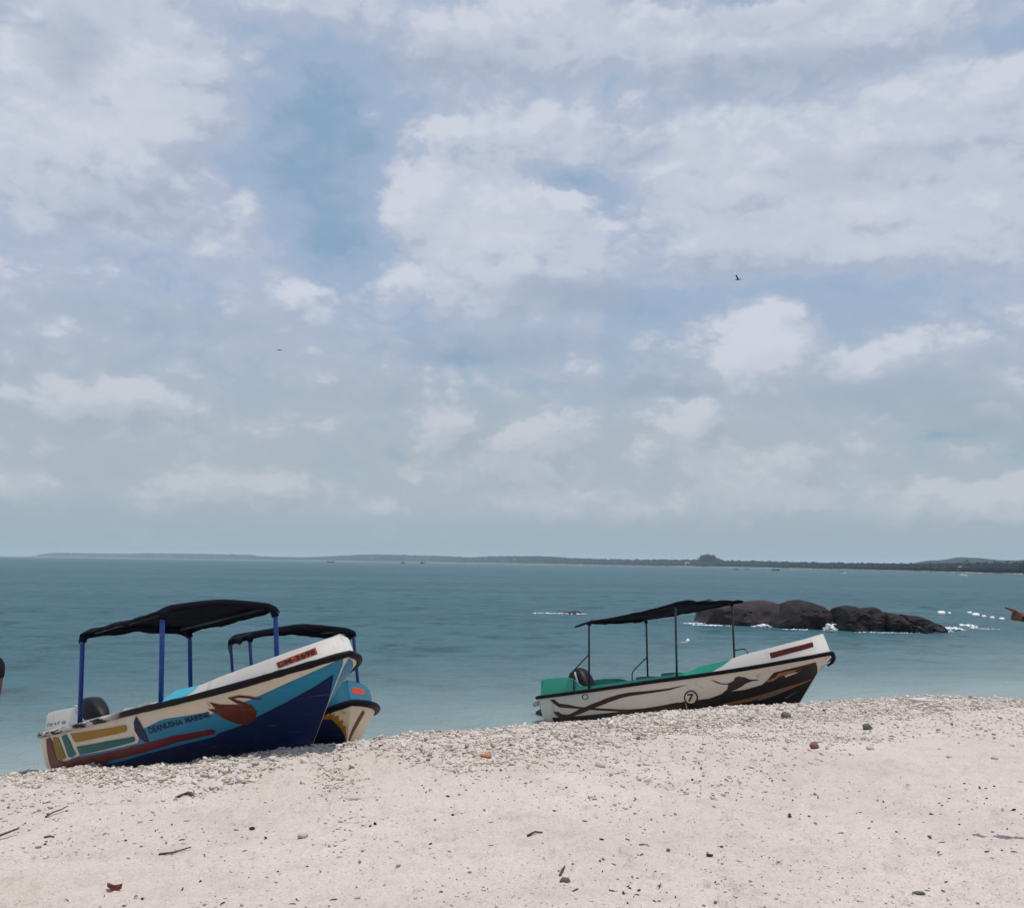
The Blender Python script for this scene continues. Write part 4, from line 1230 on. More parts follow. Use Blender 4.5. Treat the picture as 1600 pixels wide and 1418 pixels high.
o = np_mesh("coast", LANDV.reshape(-1, 3), grid_faces(len(q), 6)[:, ::-1], M_LAND, None, True)
tag(o, kind='structure')
# woods on it: rounded crowns of all sizes, one mass
n = 9000
dens = np.abs(np.gradient(np.arctan(q))) * 1.0
qi = rng.uniform(SH[0, 0] + .004, .80, n)
k = rng.uniform(.05, 1.05, n) ** 1.0
Y0, H0, D0 = shore_at(qi)
t0 = np.minimum(H0 * .62, 9.0)
f = np.interp(k, [.04, .3, .7, 1.0], [.03, .25, .9, 1.0])
zb = np.maximum((H0 - t0) * f, 0) + 1.0
hgt = t0 * rng.uniform(.62, 1.04, n) * np.where(k < .35, .85, 1.0)
wid = np.maximum(hgt * rng.uniform(.42, .85, n), Y0 * .0012)
V0, F0 = ico(); kk = len(V0)
Vw = V0[None] * (1 + rng.uniform(-.28, .28, (n, kk, 1)))
Vw = Vw * np.stack([wid, wid, hgt * .58], 1)[:, None]
yy = Y0 + D0 * k; xx = qi * yy
Vw = Vw + np.stack([xx, yy, zb + hgt * .44], 1)[:, None]
o = np_mesh("coastal_forest", Vw.reshape(-1, 3), (F0[None] + (np.arange(n) * kk)[:, None, None]).reshape(-1, 3), M_WOOD)
tag(o, kind='stuff')
# hill behind the right-hand end of the shore
hq = np.linspace(.37, .75, 120)
hp_ = pch([.37, .40, .425, .46, .50, .54, .60, .75], [0, 12, 22, 30, 26, 29, 24, 10])(hq) * (1 + fbm(hq * 55, hq * 0, 3, 3) * .10)
rows = [np.stack([hq * y, np.full_like(hq, y), np.maximum(hp_ * f, 0) + .5], 1) for y, f in ((2150, 0), (2300, .55), (2480, 1), (2700, .6), (3000, 0))]
o = np_mesh("hill", np.stack(rows, 1).reshape(-1, 3), grid_faces(len(hq), 5)[:, ::-1], M_WOOD, None, True)
tag(o, kind='structure')

def crown_mesh(name, n, rx, ry, rz, cz, leaf, seed, m, parent, lobes=9):
    """a crown of leaf-sized faces gathered in clumps, with gaps between them"""
    r = np.random.default_rng(seed)
    C = r.normal(0, 1, (lobes, 3)); C /= np.linalg.norm(C, axis=1)[:, None]; C *= r.uniform(.35, .8, (lobes, 1))
    i = r.integers(0, lobes, n)
    P = C[i] + r.normal(0, .21, (n, 3))
    P = P * np.array([rx, ry, rz]) + np.array([0, 0, cz])
    a = r.normal(0, 1, (n, 3)); a /= np.linalg.norm(a, axis=1)[:, None]
    b = np.cross(a, r.normal(0, 1, (n, 3))); b /= np.linalg.norm(b, axis=1)[:, None]
    s = leaf * r.uniform(.6, 1.4, (n, 1))
    V = np.stack([P - a * s, P + b * s * .6, P + a * s, P - b * s * .6], 1).reshape(-1, 3)
    return np_mesh(name, V, np.arange(n * 4).reshape(-1, 4), m, parent)
M_BARK = plain("tree_bark", (.09, .07, .05), .9, .1, 0, .3, 2, .3)
# the tall broad tree standing out of the shore wood
bt = empty("broad_tree", Matrix.Translation((.2018 * 2215, 2215, 2)))
tag(bt, "tall broad tree rising high above the far shore woods, right of centre", "tree")
crown_mesh("crown", 2600, 24, 14, 11, 18, 1.7, 5, M_WOOD, bt, 16)
tube("trunk", [(0, 0, 0), (.4, 0, 6), (0, 0, 13)], [1.4, 1.0, .6], M_BARK, bt, 8)

def palm_frond(bm, a, L, droop, w):
    prev = None
    for i in range(6):
        t = i / 5
        r = L * (t - .12 * t * t); z = L * (.32 * t - droop * t * t)
        p = Vector((math.cos(a) * r, math.sin(a) * r, z)); s = Vector((-math.sin(a), math.cos(a), 0)) * w * (1 - t) ** .6 * (.5 + 1.2 * min(t * 3, 1))
        d = Vector((0, 0, -w * .5 * (1 - t)))
        row = [bm.verts.new(p + s + d), bm.verts.new(p), bm.verts.new(p - s + d)]
        if prev:
            bm.faces.new((prev[0], prev[1], row[1], row[0])); bm.faces.new((prev[1], prev[2], row[2], row[1]))
        prev = row
M_PALM = forest_mat("palm_fronds", (.03, .05, .02), (.06, .09, .035))
def make_palm(h):
    r = empty("palm_tree")
    tube("trunk", [(0, 0, 0), (.25, 0, h * .35), (.5, .1, h * .7), (.55, .1, h)], [.26, .19, .16, .14], M_BARK, r, 7)
    for kf in range(13):
        bm = bmesh.new(); palm_frond(bm, kf * 2.4, 2.7 * (.85 + .3 * ((kf * 7) % 5) / 5), .25 + .75 * ((kf * 3) % 7) / 7, .42)
        bmesh.ops.translate(bm, vec=(.55, .1, h - .1), verts=bm.verts)
        bm_obj("frond", bm, M_PALM, r)
    return r
palm0 = make_palm(8.4)
def copy_tree(o, parent=None):
    c = o.copy(); COL.objects.link(c); c.parent = parent
    for ch in o.children: copy_tree(ch, c)
    return c
for i, (qx, off, sc, rz) in enumerate([(.4606, 16, 1.14, 0), (.4585, 30, 1.0, 2), (.4630, 26, .92, 4), (.4250, 20, .98, 1), (.4905, 14, 1.0, 3), (.5020, 24, 1.06, 5), (.5105, 12, .95, .7), (.5190, 22, 1.05, 2.2), (.395, 18, .95, 1.4), (.4730, 20, .93, 4.4), (.4800, 30, .97, 5.1)]):
    p = palm0 if i == 0 else copy_tree(palm0)
    y = float(shore_at(np.array([qx]))[0][0]) + off
    p.matrix_world = Matrix.Translation((qx * y, y, 1.0)) @ Matrix.Rotation(rz, 4, 'Z') @ Matrix.Scale(sc, 4)
    tag(p, "coconut palm standing out of the far shore woods at the right", "palm", "palms along the far shore")

# two pale houses in the wood
M_WALL = plain("pale_house_wall", (.62, .60, .55), .8, .2, 0, .1, .5, 0)
M_ROOF = plain("house_roof", (.22, .17, .14), .8, .2, 0, .2, .5, 0)
for qx, off, lab in ((.4562, 10, "small pale house under the palms at the right of the far shore"), (.1788, 14, "small pale house left of the tall broad tree on the far shore")):
    y = float(shore_at(np.array([qx]))[0][0]) + off; s = 1.0 if y < 1500 else 2.0
    hs = empty("beach_house", Matrix.Translation((qx * y, y, 1.0)) @ Matrix.Scale(s, 4)); tag(hs, lab, "house")
    bm = bmesh.new(); box_bm(bm, (0, 0, 1.6), (6, 4, 3.2)); bm_obj("wall", bm, M_WALL, hs)
    bm = bmesh.new()
    v = [bm.verts.new(p) for p in ((-3.4, -2.5, 3.2), (3.4, -2.5, 3.2), (3.4, 2.5, 3.2), (-3.4, 2.5, 3.2), (-3.0, 0, 4.6), (3.0, 0, 4.6))]
    for fc in ((0, 1, 5, 4), (2, 3, 4, 5), (1, 2, 5), (3, 0, 4), (0, 3, 2, 1)): bm.faces.new([v[i] for i in fc])
    bm_obj("roof", bm, M_ROOF, hs)
    for xw in (-1.8, 0, 1.8):
        bm = bmesh.new(); box_bm(bm, (xw, -2.0, 1.7), (.8, .1, 1.3)); bm_obj("window", bm, M_ROOF, hs)

# boats far out
M_FW = plain("far_boat_white", (.75, .75, .73), .5, .3, 0, .05, 1, 0)
M_FD = plain("far_boat_dark", (.03, .035, .045), .6, .3, 0, .1, 1, 0)
M_FB = plain("far_boat_blue", (.05, .12, .25), .6, .3, 0, .1, 1, 0)
def small_hull(L, B, Hh):
    bm = bmesh.new(); secs = []
    for u in np.linspace(0, 1, 9):
        b = B / 2 * (1 - max(0, (u - .45) / .55) ** 2.2) * (.85 + .15 * min(u / .3, 1)) + .02
        z = Hh * (1 + .55 * u ** 3)
        x = (u - .5) * L
        secs.append([bm.verts.new(p) for p in ((x, -b, z), (x * .97, -b * .8, -.1), (x * .94, 0, -.35), (x * .97, b * .8, -.1), (x, b, z))])
    for a, b in zip(secs[:-1], secs[1:]):
        for k in range(4): bm.faces.new((a[k], a[k + 1], b[k + 1], b[k]))
        bm.faces.new((a[4], a[0], b[0], b[4]))
    bm.faces.new(secs[0]); bm.faces.new(secs[-1][::-1])
    bmesh.ops.recalc_face_normals(bm, faces=bm.faces)
    return bm
def far_boat(loc, L, rz, lab, hull_m, cabin=None, mast=0, awning=False):
    t = empty("fishing_boat", Matrix.Translation(loc) @ Matrix.Rotation(rz, 4, 'Z')); tag(t, lab, "boat", "boats far out on the bay")
    bm_obj("hull", small_hull(L, L * .28, L * .13), hull_m, t)
    if cabin is not None:
        bm = bmesh.new(); box_bm(bm, (-L * .12, 0, L * .24), (L * .28, L * .2, L * .24), bevel=.05); cb = bm_obj("cabin", bm, cabin, t)
        bm = bmesh.new(); box_bm(bm, (-L * .12, 0, L * .29), (L * .285, L * .21, L * .07)); bm_obj("window", bm, M_FD, cb)
    if awning:
        bm = bmesh.new(); box_bm(bm, (-L * .1, 0, L * .38), (L * .4, L * .26, L * .03)); bm_obj("awning", bm, M_FD, t)
        for sx in (-.27, .07):
            for sy in (-1, 1): tube("post", [(L * sx, sy * L * .11, L * .1), (L * sx, sy * L * .11, L * .38)], L * .012, M_FD, t, 6)
    if mast: tube("mast", [(L * .06, 0, L * .1), (L * .05, 0, mast)], .06, M_FD, t, 6)
    return t
far_boat((207.5, 453.9, 0), 4.4, .25, "white boat with a mast, far out before the palms at right", M_FW, M_FW, 5.2)
far_boat((173, 517.3, 0), 4.2, .1, "small white boat with a dark awning, far out right of centre", M_FW, None, 0, True)
far_boat((211.3, 789, 0), 6.5, -.1, "low dark boat on the bay, between the tall tree and the awning boat", M_FD)
far_boat((199.2, 874.5, 0), 4.2, .1, "first of two tiny dark boats below the tall broad tree", M_FD)
far_boat((209.0, 874.5, 0), 4.0, .3, "second of two tiny dark boats below the tall broad tree, further right", M_FD, None, 0)
far_boat((-270.9, 1492.7, 0), 11, .2, "dark blue boat with a cabin alone on the bay at left", M_FB, M_FW, 4.5)
far_boat((-181.9, 1678, 0), 8, -.2, "left one of a pair of faint dark boats left of centre", M_FD, M_FD)
far_boat((-149.3, 1677.4, 0), 9, .2, "right one of a pair of faint dark boats left of centre", M_FD, M_FD)

# ------------------------------------------------------------------ rocks in the shallows
def rock_mat(name, k):
    m, T, b = mat(name)
    P = T.pos()
    n = T.noise(P, .9, 6, .65); n2 = T.noise(P, 7, 5, .7); st = T.noise(T.scale(P, (.8, .8, 3.5)), 1.0, 4, .6)
    c = T.mix(T.mapr(n, .3, .7), (.0075 * k, .0055 * k, .0070 * k), (.021 * k, .0145 * k, .0138 * k))
    c = T.mix(T.mapr(st, .55, .75, 0, .6), c, (.042, .027, .022))
    c = T.mix(T.mapr(n2, .6, .78, 0, .6), c, (.012, .012, .014))
    sep = T.new('ShaderNodeSeparateXYZ'); T.l.new(P, sep.inputs[0])
    wet = T.mapr(T.math('ADD', sep.outputs[2], T.math('MULTIPLY', T.math('SUBTRACT', n, .5), .5)), .55, .20)
    c = T.mix(T.math('MULTIPLY', wet, .7), c, (.008, .009, .011))
    T.put(b.inputs['Base Color'], c)
    T.put(b.inputs['Roughness'], T.mapr(wet, 0, 1, .8, .45))
    b.inputs['Specular IOR Level'].default_value = .25
    T.put(b.inputs['Normal'], T.bump(T.math('ADD', T.math('MULTIPLY', n, 2.0), T.math('MULTIPLY', n2, .35)), .8, .12))
    return m
M_ROCK = rock_mat("wet_granite", 1.0)
M_ROCKB = rock_mat("brown_granite", 1.9)
def rock(label, outline, Y, depth, seed, tilt=0.0, m=None):
    """boulder with a given skyline: (x, z) points of its top, rounded in depth"""
    ol = np.array(outline, float)
    ns, na = 90, 48
    s = np.linspace(0, 1, ns)
    xs = ol[0, 0] + (ol[-1, 0] - ol[0, 0]) * (.5 - .5 * np.cos(np.pi * s))
    top = np.interp(xs, ol[:, 0], ol[:, 1])
    S, A = np.meshgrid(s, np.linspace(-.35, np.pi + .35, na), indexing='ij')
    X = np.repeat(xs[:, None], na, 1); Tp = np.repeat(top[:, None], na, 1)
    w = depth * np.clip(4 * S * (1 - S), 0, 1) ** .35
    ca = np.cos(A); sa = np.sin(A)
    Z = np.where(sa > 0, Tp * np.abs(sa) ** .62, sa * 1.2)
    Yy = Y - w * np.sign(ca) * np.abs(ca) ** .75 * (1 + .1 * tilt)
    dn = fbm(X * .8 + seed * 3.1, Yy * .8 + Z * 1.1, 4, seed, .55)
    cr = fbm(X * .55 + seed, (Yy + Z * 1.6) * .55, 3, seed + 50, .6); cr2 = fbm(X * 1.3 - seed, (Z * 2.2 - Yy * .3), 2, seed + 60)
    dn = dn - np.exp(-(cr * 26) ** 2) * .30 - np.exp(-(cr2 * 30) ** 2) * .06
    dn = dn * .75
    V = np.stack([X + dn * .10, Yy - dn * .36, Z + dn * .13 * (Z > .1) ], -1)
    o = np_mesh("boulder", V.reshape(-1, 3), grid_faces(ns, na), m or M_ROCK, None, True)
    o.data.set_sharp_from_angle(angle=math.radians(24))
    tag(o, label, "rock", "dark boulders in the shallows")
    return o
def rx(px, y): return (px - 800.0) / 1537.0 * y * 1.007
def rz(dpx, y): return dpx * y / 1537.0
y1 = 61.0
rock("brownish long boulder half hidden behind the right boat's awning", [(rx(1091, y1), .1), (rx(1096, y1), rz(18, y1)), (rx(1102, y1), rz(33, y1)), (rx(1109, y1), rz(36, y1)), (rx(1118, y1), rz(31, y1)), (rx(1148, y1), rz(32, y1)), (rx(1185, y1), rz(35, y1)), (rx(1210, y1), rz(30, y1)), (rx(1226, y1), .25)], y1, 3.2, 3, m=M_ROCKB)
y2 = 58.6
rock("wedge shaped dark boulder sloping down to the right", [(rx(1192, y2), .2), (rx(1205, y2), rz(14, y2)), (rx(1222, y2), rz(34, y2)), (rx(1236, y2), rz(40, y2)), (rx(1260, y2), rz(36, y2)), (rx(1284, y2), rz(24, y2)), (rx(1296, y2), rz(15, y2)), (rx(1299, y2), .1)], y2, 2.6, 9)
y3 = 56.2
rock("blocky dark slab right of the foaming gap between boulders", [(rx(1296, y3), .1), (rx(1299, y3), rz(20, y3)), (rx(1303, y3), rz(33, y3)), (rx(1318, y3), rz(37, y3)), (rx(1334, y3), rz(33, y3)), (rx(1338, y3), .3)], y3, 2.0, 13)
rock("second slab of the row, squarer, after the blocky slab", [(rx(1332, y3), .3), (rx(1337, y3), rz(32, y3)), (rx(1352, y3), rz(34, y3)), (rx(1364, y3), rz(30, y3)), (rx(1367, y3), .3)], y3 + .2, 1.9, 17)
rock("third slab of the row, lower, before the long tail rock", [(rx(1361, y3), .3), (rx(1366, y3), rz(29, y3)), (rx(1382, y3), rz(28, y3)), (rx(1398, y3), rz(23, y3)), (rx(1402, y3), .2)], y3, 1.9, 21)
rock("long low tail rock at the right end of the row", [(rx(1396, y3), .2), (rx(1400, y3), rz(24, y3)), (rx(1420, y3), rz(22, y3)), (rx(1442, y3), rz(13, y3)), (rx(1458, y3), rz(6, y3)), (rx(1464, y3), .02)], y3, 1.6, 25)
y4 = 70
rock("tiny flat rock awash, seen left of the right boat's awning", [(rx(880, y4), .02), (rx(886, y4), rz(2.6, y4)), (rx(898, y4), rz(4, y4)), (rx(908, y4), rz(2.6, y4)), (rx(914, y4), .02)], y4, .8, 29)

# foam round the rocks
def foam_mat():
    m, T, b = mat("white_foam")
    b.inputs['Base Color'].default_value = (.86, .88, .90, 1)
    b.inputs['Roughness'].default_value = .9
    b.inputs['Specular IOR Level'].default_value = .1
    return m
M_FOAM = foam_mat()
FP = []; FS = []; FZ = []
def foam_patch(px, y, wpx, dy, n, size, zmax=0.0):
    x0 = rx(px, y); w = wpx * y / 1537.0
    a = rng.normal(0, .42, (n, 2)).clip(-1, 1)
    for ax, ay in a:
        FP.append((x0 + ax * w, y + ay * dy)); FS.append(size * rng.uniform(.4, 1.2)); FZ.append(zmax * max(0, rng.uniform(-.3, 1) * (1 - abs(ax))))
foam_patch(1186, 58.2, 14, .5, 220, .12, .10)
foam_patch(1176, 58.6, 10, .35, 120, .10)
foam_patch(1289, 56.9, 8, 1.0, 320, .12, .50)
foam_patch(1293, 55.6, 6, .5, 160, .10, .2)
foam_patch(1289, 54.6, 8, .3, 240, .09, .42)
foam_patch(1187, 57.4, 15, .3, 160, .08, .15)
foam_patch(1476, 57.2, 17, .5, 260, .11, .08)
foam_patch(1463, 55.4, 12, .4, 120, .09)
foam_patch(1503, 61.0, 8, .4, 90, .10, .05)
foam_patch(1512, 59.0, 6, .3, 60, .08)
foam_patch(1110, 58.0, 28, .5, 150, .07)
foam_patch(1085, 59.5, 24, .4, 90, .07)
foam_patch(1240, 55.2, 22, .3, 90, .05)
foam_patch(1380, 53.6, 50, .3, 120, .045)
foam_patch(870, 69.3, 34, .5, 150, .06)
foam_patch(910, 69.0, 10, .4, 40, .06)
foam_patch(1530, 58.0, 16, .5, 60, .05)
FPa = np.array(FP); FZa = np.array(FZ)
fo = scatter_stones("foam", FPa, np.array(FS), M_FOAM, .35, (1, 2.2), (.18, .4), .35, lambda x, y: FZa + .02)

# floats of the swimming line
M_FLOAT = plain("white_float_plastic", (.80, .81, .80), .4, .4, 0, .06, 3, 0)
M_ROPE = plain("float_rope", (.10, .12, .12), .8, .2, 0, .2, 5, 0)
def make_float(L, r):
    bm = bmesh.new()
    prof = [(-.5, .12), (-.46, .5), (-.40, .82), (-.30, .97), (-.1, 1), (.1, 1), (.30, .97), (.40, .82), (.46, .5), (.5, .12)]
    tube_bm(bm, [(x * L, 0, 0) for x, _ in prof], [k * r for _, k in prof], 14)
    root = bm_obj("float", bm, M_FLOAT, None, True)
    for sx in (-1, 1):
        tube("eyelet", bend([(sx * L * .5, 0, 0), (sx * L * .58, 0, .05), (sx * L * .6, 0, -.02)], .03, 3), .018, M_ROPE, root, 6)
    return root
fl0 = make_float(.62, .19)
FL = [(33.23, 76.6, 1.0, .1, "white float alone at the left end of the float line"), (33.89, 76.7, .42, .4, "tiny white float just right of the lone left float"),
      (36.0, 77.9, .62, .2, "first float of the right bunch, beside the biggest float"), (34.75, 74.2, .92, -.1, "biggest float of the right bunch, second from its left"),
      (34.49, 72.4, .55, .3, "small float right after the biggest one in the bunch"), (34.27, 70.7, .52, -.2, "small low float in the middle of the right bunch"),
      (34.16, 69.1, .62, .1, "round float left of the pointing hand"), (34.69, 67.75, .60, .0, "float just under the pointing hand at the right edge")]
for i, (x, y, s, rzz, lab) in enumerate(FL):
    f = fl0 if i == 0 else copy_tree(fl0)
    f.matrix_world = Matrix.Translation((x, y, .05)) @ Matrix.Rotation(rzz, 4, 'Z') @ Matrix.Diagonal((s, s, max(s, .6), 1))
    tag(f, lab, "float", "white floats of the swimming line")

# birds
M_BIRD = plain("dark_feathers", (.015, .016, .02), .7, .2, 0, .2, 8, 0)
def bird(loc, rz_, span, up_l, up_r, lab):
    t = empty("bird", Matrix.Translation(loc) @ Matrix.Rotation(rz_, 4, 'Z')); tag(t, lab, "bird")
    bd = tube("body", [(-.30, 0, 0), (-.22, 0, .0), (-.05, 0, .0), (.10, 0, .02), (.17, 0, .05), (.22, 0, .05), (.27, 0, .04)], [.015, .03, .055, .05, .035, .035, .005], M_BIRD, t, 8)
    bm = bmesh.new()
    tail = [bm.verts.new(p) for p in ((-.26, -.02, 0), (-.26, .02, 0), (-.42, .07, 0), (-.40, 0, .0), (-.42, -.07, 0))]
    bm.faces.new(tail); bm_obj("tail", bm, M_BIRD, t)
    for sd, upw in ((1, up_l), (-1, up_r)):
        bm = bmesh.new(); rowp = None
        for k in range(7):
            u = k / 6; y = sd * span * .5 * (u - .1 * u * u); z = upw * span * (u ** 1.0) * (1 - .45 * u)
            ch = .15 * (1 - u ** 2.5) + .012
            x = .05 + .06 * math.sin(u * 3.0) - .10 * u * u
            row = [bm.verts.new((x, y, z + .03)), bm.verts.new((x - ch * .5, y, z + .04)), bm.verts.new((x - ch, y, z + .025))]
            if rowp:
                bm.faces.new((rowp[0], rowp[1], row[1], row[0])); bm.faces.new((rowp[1], rowp[2], row[2], row[1]))
            rowp = row
        bmesh.ops.solidify(bm, geom=bm.faces[:], thickness=.008)
        bm_obj("wing", bm, M_BIRD, t)
bird((20.998, 90, 30.16), 2.5, 1.15, .55, .30, "dark bird with raised wing, high above the white cumulus at right")
bird((-26.59, 110, 27.15), .9, 1.3, .16, -.10, "dark bird gliding with wings level, in the sky at left")

# ------------------------------------------------------------------ stones, sticks and litter on the sand
def stone_mesh(seed, sub=2, rough=.22):
    bm = bmesh.new(); bmesh.ops.create_icosphere(bm, subdivisions=sub, radius=1)
    r = np.random.default_rng(seed)
    V = np.array([v.co[:] for v in bm.verts])
    n = fbm(V[:, 0] * 1.3 + seed, V[:, 1] * 1.3 + V[:, 2] * 1.7, 3, seed)
    for v, k in zip(bm.verts, n): v.co = v.co * (1 + k * rough * 2.2)
    me = bpy.data.meshes.new("stone"); bm.to_mesh(me); bm.free(); return me
def stone_mat(name, c, var=.35):
    return plain(name, c, .85, .2, 0, var, 14, .6)
M_ST_DARK = stone_mat("dark_grey_stone", (.12, .12, .115)); M_ST_OR = stone_mat("orange_tan_stone", (.42, .20, .085))
M_ST_RED = stone_mat("red_brown_coral", (.20, .09, .075)); M_ST_PALE = stone_mat("pale_coral", (.50, .45, .40)); M_ST_WHITE = stone_mat("white_coral", (.60, .58, .55))
M_TWIG = plain("grey_driftwood", (.085, .072, .064), .9, .1, 0, .4, 20, .4)
M_LEAF = plain("dry_red_leaf", (.30, .11, .08), .6, .3, 0, .35, 25, .3)

def put_stone(x, y, sx, sy, sz, rz_, m, label, seed, name="stone", cat="stone", group=None, sink=.3):
    me = stone_mesh(seed); me.shade_smooth()
    o = link_mesh(name, me, m)
    z = float(ground_z(np.array([x]), np.array([y]))[0])
    o.matrix_world = Matrix.Translation((x, y, z + sz * (1 - 2 * sink))) @ Matrix.Rotation(rz_, 4, 'Z') @ Matrix.Diagonal((sx, sy, sz, 1))
    tag(o, label, cat, group); return o
def put_stick(pts, r, label, name="stick", cat="stick", group=None):
    P = []
    for x, y, dz in pts: P.append((x, y, float(ground_z(np.array([x]), np.array([y]))[0]) + r * .6 + dz))
    n = len(P)
    o = tube(name, P, [r * (1 - .45 * i / (n - 1)) for i in range(n)], M_TWIG, None, 6)
    tag(o, label, cat, group); return o
put_stone(4.695, 13.18, .062, .05, .048, .3, M_ST_DARK, "dark grey stone alone on the sand below the right boat's bow", 11)
put_stone(-.228, 10.69, .066, .038, .026, .2, M_ST_OR, "flat orange tan stone at the lower edge of the rubble, between the boats", 12)
put_stone(3.422, 11.29, .055, .05, .05, 1.1, M_ST_RED, "red brown coral lump on clean sand right of the right boat", 13)
put_stone(6.997, 17.10, .15, .07, .06, .15, M_ST_WHITE, "largest white coral piece on the ridge at the far right", 14)
put_stone(4.541, 15.6, .10, .07, .06, -.2, M_ST_PALE, "pale coral block on the rubble just right of the right boat's stem", 15)
put_stone(4.052, 14.70, .08, .06, .06, .8, M_ST_DARK, "dark coral chunk in the rubble below the right boat's stem", 16)
put_stone(.92, 10.14, .055, .055, .04, .3, M_ST_PALE, "round pale stone half sunk in smooth sand left of the right boat", 17, sink=.35)
put_stone(.363, 6.32, .034, .028, .024, .0, M_ST_DARK, "small dark stone half buried in the foreground sand, centre", 18, sink=.35)
put_stone(2.46, 6.12, .042, .020, .012, .1, M_ST_DARK, "thin flat dark stone near the bottom edge, right of centre", 19)
put_stone(-1.315, 8.60, .050, .035, .022, .3, M_ST_PALE, "flat pale coral chip right of the driftwood, below the left boat", 20)
put_stone(-1.485, 7.42, .040, .036, .028, .9, M_ST_PALE, "small pale coral lump above the long thin stick", 21)
put_stone(3.962, 11.04, .055, .035, .028, .4, M_ST_PALE, "pale chip beside the red brown coral lump", 22)
DL = [(-6.30, 12.45, .10, "largest dark wet stone in the heap at the left edge by the water"), (-6.08, 12.50, .075, "dark stone on the right flank of the left edge heap"), (-6.45, 12.35, .08, "dark stone nearest the left edge of the picture"), (-5.90, 12.62, .06, "lone dark stone at the right end of the left edge heap")]
for i, (x, y, s, lab) in enumerate(DL):
    put_stone(x, y, s, s * .7, s * .55, i * 1.3, M_ST_DARK, lab, 40 + i, sink=.2, group="dark stones at the left edge")
XYd = np.stack([rng.uniform(-6.9, -5.75, 420), rng.normal(12.45, .16, 420)], 1)
scatter_stones("dark_shingle", XYd, rng.lognormal(math.log(.022), .45, 420).clip(.008, .06), M_ST_DARK, .2, (1, 3), (.4, .9), .35)
# dry leaf, curled
bm = bmesh.new(); prev = None
for i in range(9):
    u = i / 8; w = .032 * math.sin(math.pi * min(u * 1.05 + .03, 1)) ** .7
    x = (u - .5) * .11; z = .012 + .03 * (u - .5) ** 2 * 4 * .5
    row = [bm.verts.new((x, -w, z + .030)), bm.verts.new((x, -w * .5, z + .008)), bm.verts.new((x, 0, z)), bm.verts.new((x, w * .5, z + .010)), bm.verts.new((x, w, z + .022))]
    if prev:
        for k in range(4): bm.faces.new((prev[k], prev[k + 1], row[k + 1], row[k]))
    prev = row
bmesh.ops.solidify(bm, geom=bm.faces[:], thickness=.0015)
lf = bm_obj("dry_leaf", bm, M_LEAF, None, True)
lz = float(ground_z(np.array([-2.389]), np.array([6.24]))[0])
lf.matrix_world = Matrix.Translation((-2.389, 6.24, lz - .010)) @ Matrix.Rotation(-.35, 4, 'Z') @ Matrix.Rotation(-.25, 4, 'X')
tag(lf, "curled red brown dry leaf on the sand near the bottom left corner", "leaf")
put_stick([(-3.80, 7.28, .0), (-3.70, 7.40, .02), (-3.60, 7.52, .045)], .012, "dark stick poking up at the left edge of the sand")
put_stick([(-2.39, 7.02, 0), (-2.30, 7.05, .006), (-2.19, 7.09, .014)], .008, "long thin dark stick lying alone on the left foreground sand")
dw = put_stick([(-2.87, 8.80, 0), (-2.81, 8.79, .012), (-2.76, 8.77, .008), (-2.70, 8.75, 0)], .013, "forked dark driftwood below the middle of the left boat", "driftwood", "driftwood")
for a, b, c in (((-2.81, 8.79, .01), (-2.77, 8.82, .022), (-2.72, 8.83, .012)), ((-2.79, 8.78, .01), (-2.75, 8.75, .02), (-2.70, 8.74, .012))):
    P = [(x, y, float(ground_z(np.array([x]), np.array([y]))[0]) + .01 + z) for x, y, z in (a, b, c)]
    tube("branch", P, [.009, .006, .004], M_TWIG, dw, 6)
put_stick([(.150, 7.47, 0), (.205, 7.50, .012), (.262, 7.53, .004)], .010, "short thick stick in the middle of the foreground sand")
put_stick([(.338, 6.46, 0), (.358, 6.55, .012), (.378, 6.64, .004)], .009, "small slanting stick above the half buried dark stone")
put_stick([(-3.385, 7.465, 0), (-3.355, 7.49, .004), (-3.325, 7.50, 0)], .009, "stubby dark stick left of the long thin stick")
put_stick([(-3.72, 8.20, 0), (-3.68, 8.25, .018), (-3.64, 8.30, .02), (-3.62, 8.38, .03)], .007, "curved pale twig on the sand at left, under the left boat's stern")
# loose twigs and coral pieces, one object each
tw_meshes = []
for k in range(5):
    bm = bmesh.new(); r = np.random.default_rng(60 + k)
    L = 1.0; pts = [(-.5, 0, 0), (-.2, r.normal(0, .05), .05), (.15, r.normal(0, .08), .06), (.5, r.normal(0, .06), .0)]
    tube_bm(bm, pts, [.055, .075, .06, .03], 6)
    me = bpy.data.meshes.new("twig"); bm.to_mesh(me); bm.free(); me.materials.append(M_TWIG); tw_meshes.append(me)
def strewn(n, name, meshes, size, label, cat, group, x0, x1, y0, y1, flat, dmax):
    made = 0; r = np.random.default_rng(len(name) * 7 + n)
    while made < n:
        q = r.uniform(-.54, .54); y = 1 / r.uniform(1 / y1, 1 / y0); x = q * y
        zc, d = crest_info(np.array([x]), np.array([y]))
        if d[0] > dmax: continue
        s = size * r.uniform(.6, 1.6)
        o = bpy.data.objects.new(name, meshes[made % len(meshes)]); COL.objects.link(o)
        z = float(ground_z(np.array([x]), np.array([y]))[0])
        o.matrix_world = Matrix.Translation((x, y, z + s * .06)) @ Matrix.Rotation(r.uniform(0, 6.28), 4, 'Z') @ Matrix.Rotation(r.normal(0, .12), 4, 'Y') @ Matrix.Diagonal((s, s * flat[0], s * flat[1], 1))
        tag(o, label, cat, group); made += 1
strewn(90, "twig", tw_meshes, .042, "short grey twig, one of many strewn over the sand", "twig", "twigs strewn over the sand", 0, 0, 5, 13.5, (1, 1), -.6)
cs = []
for k in range(6):
    me = stone_mesh(80 + k, 1, .3); me.materials.append(M_ST_PALE); cs.append(me)
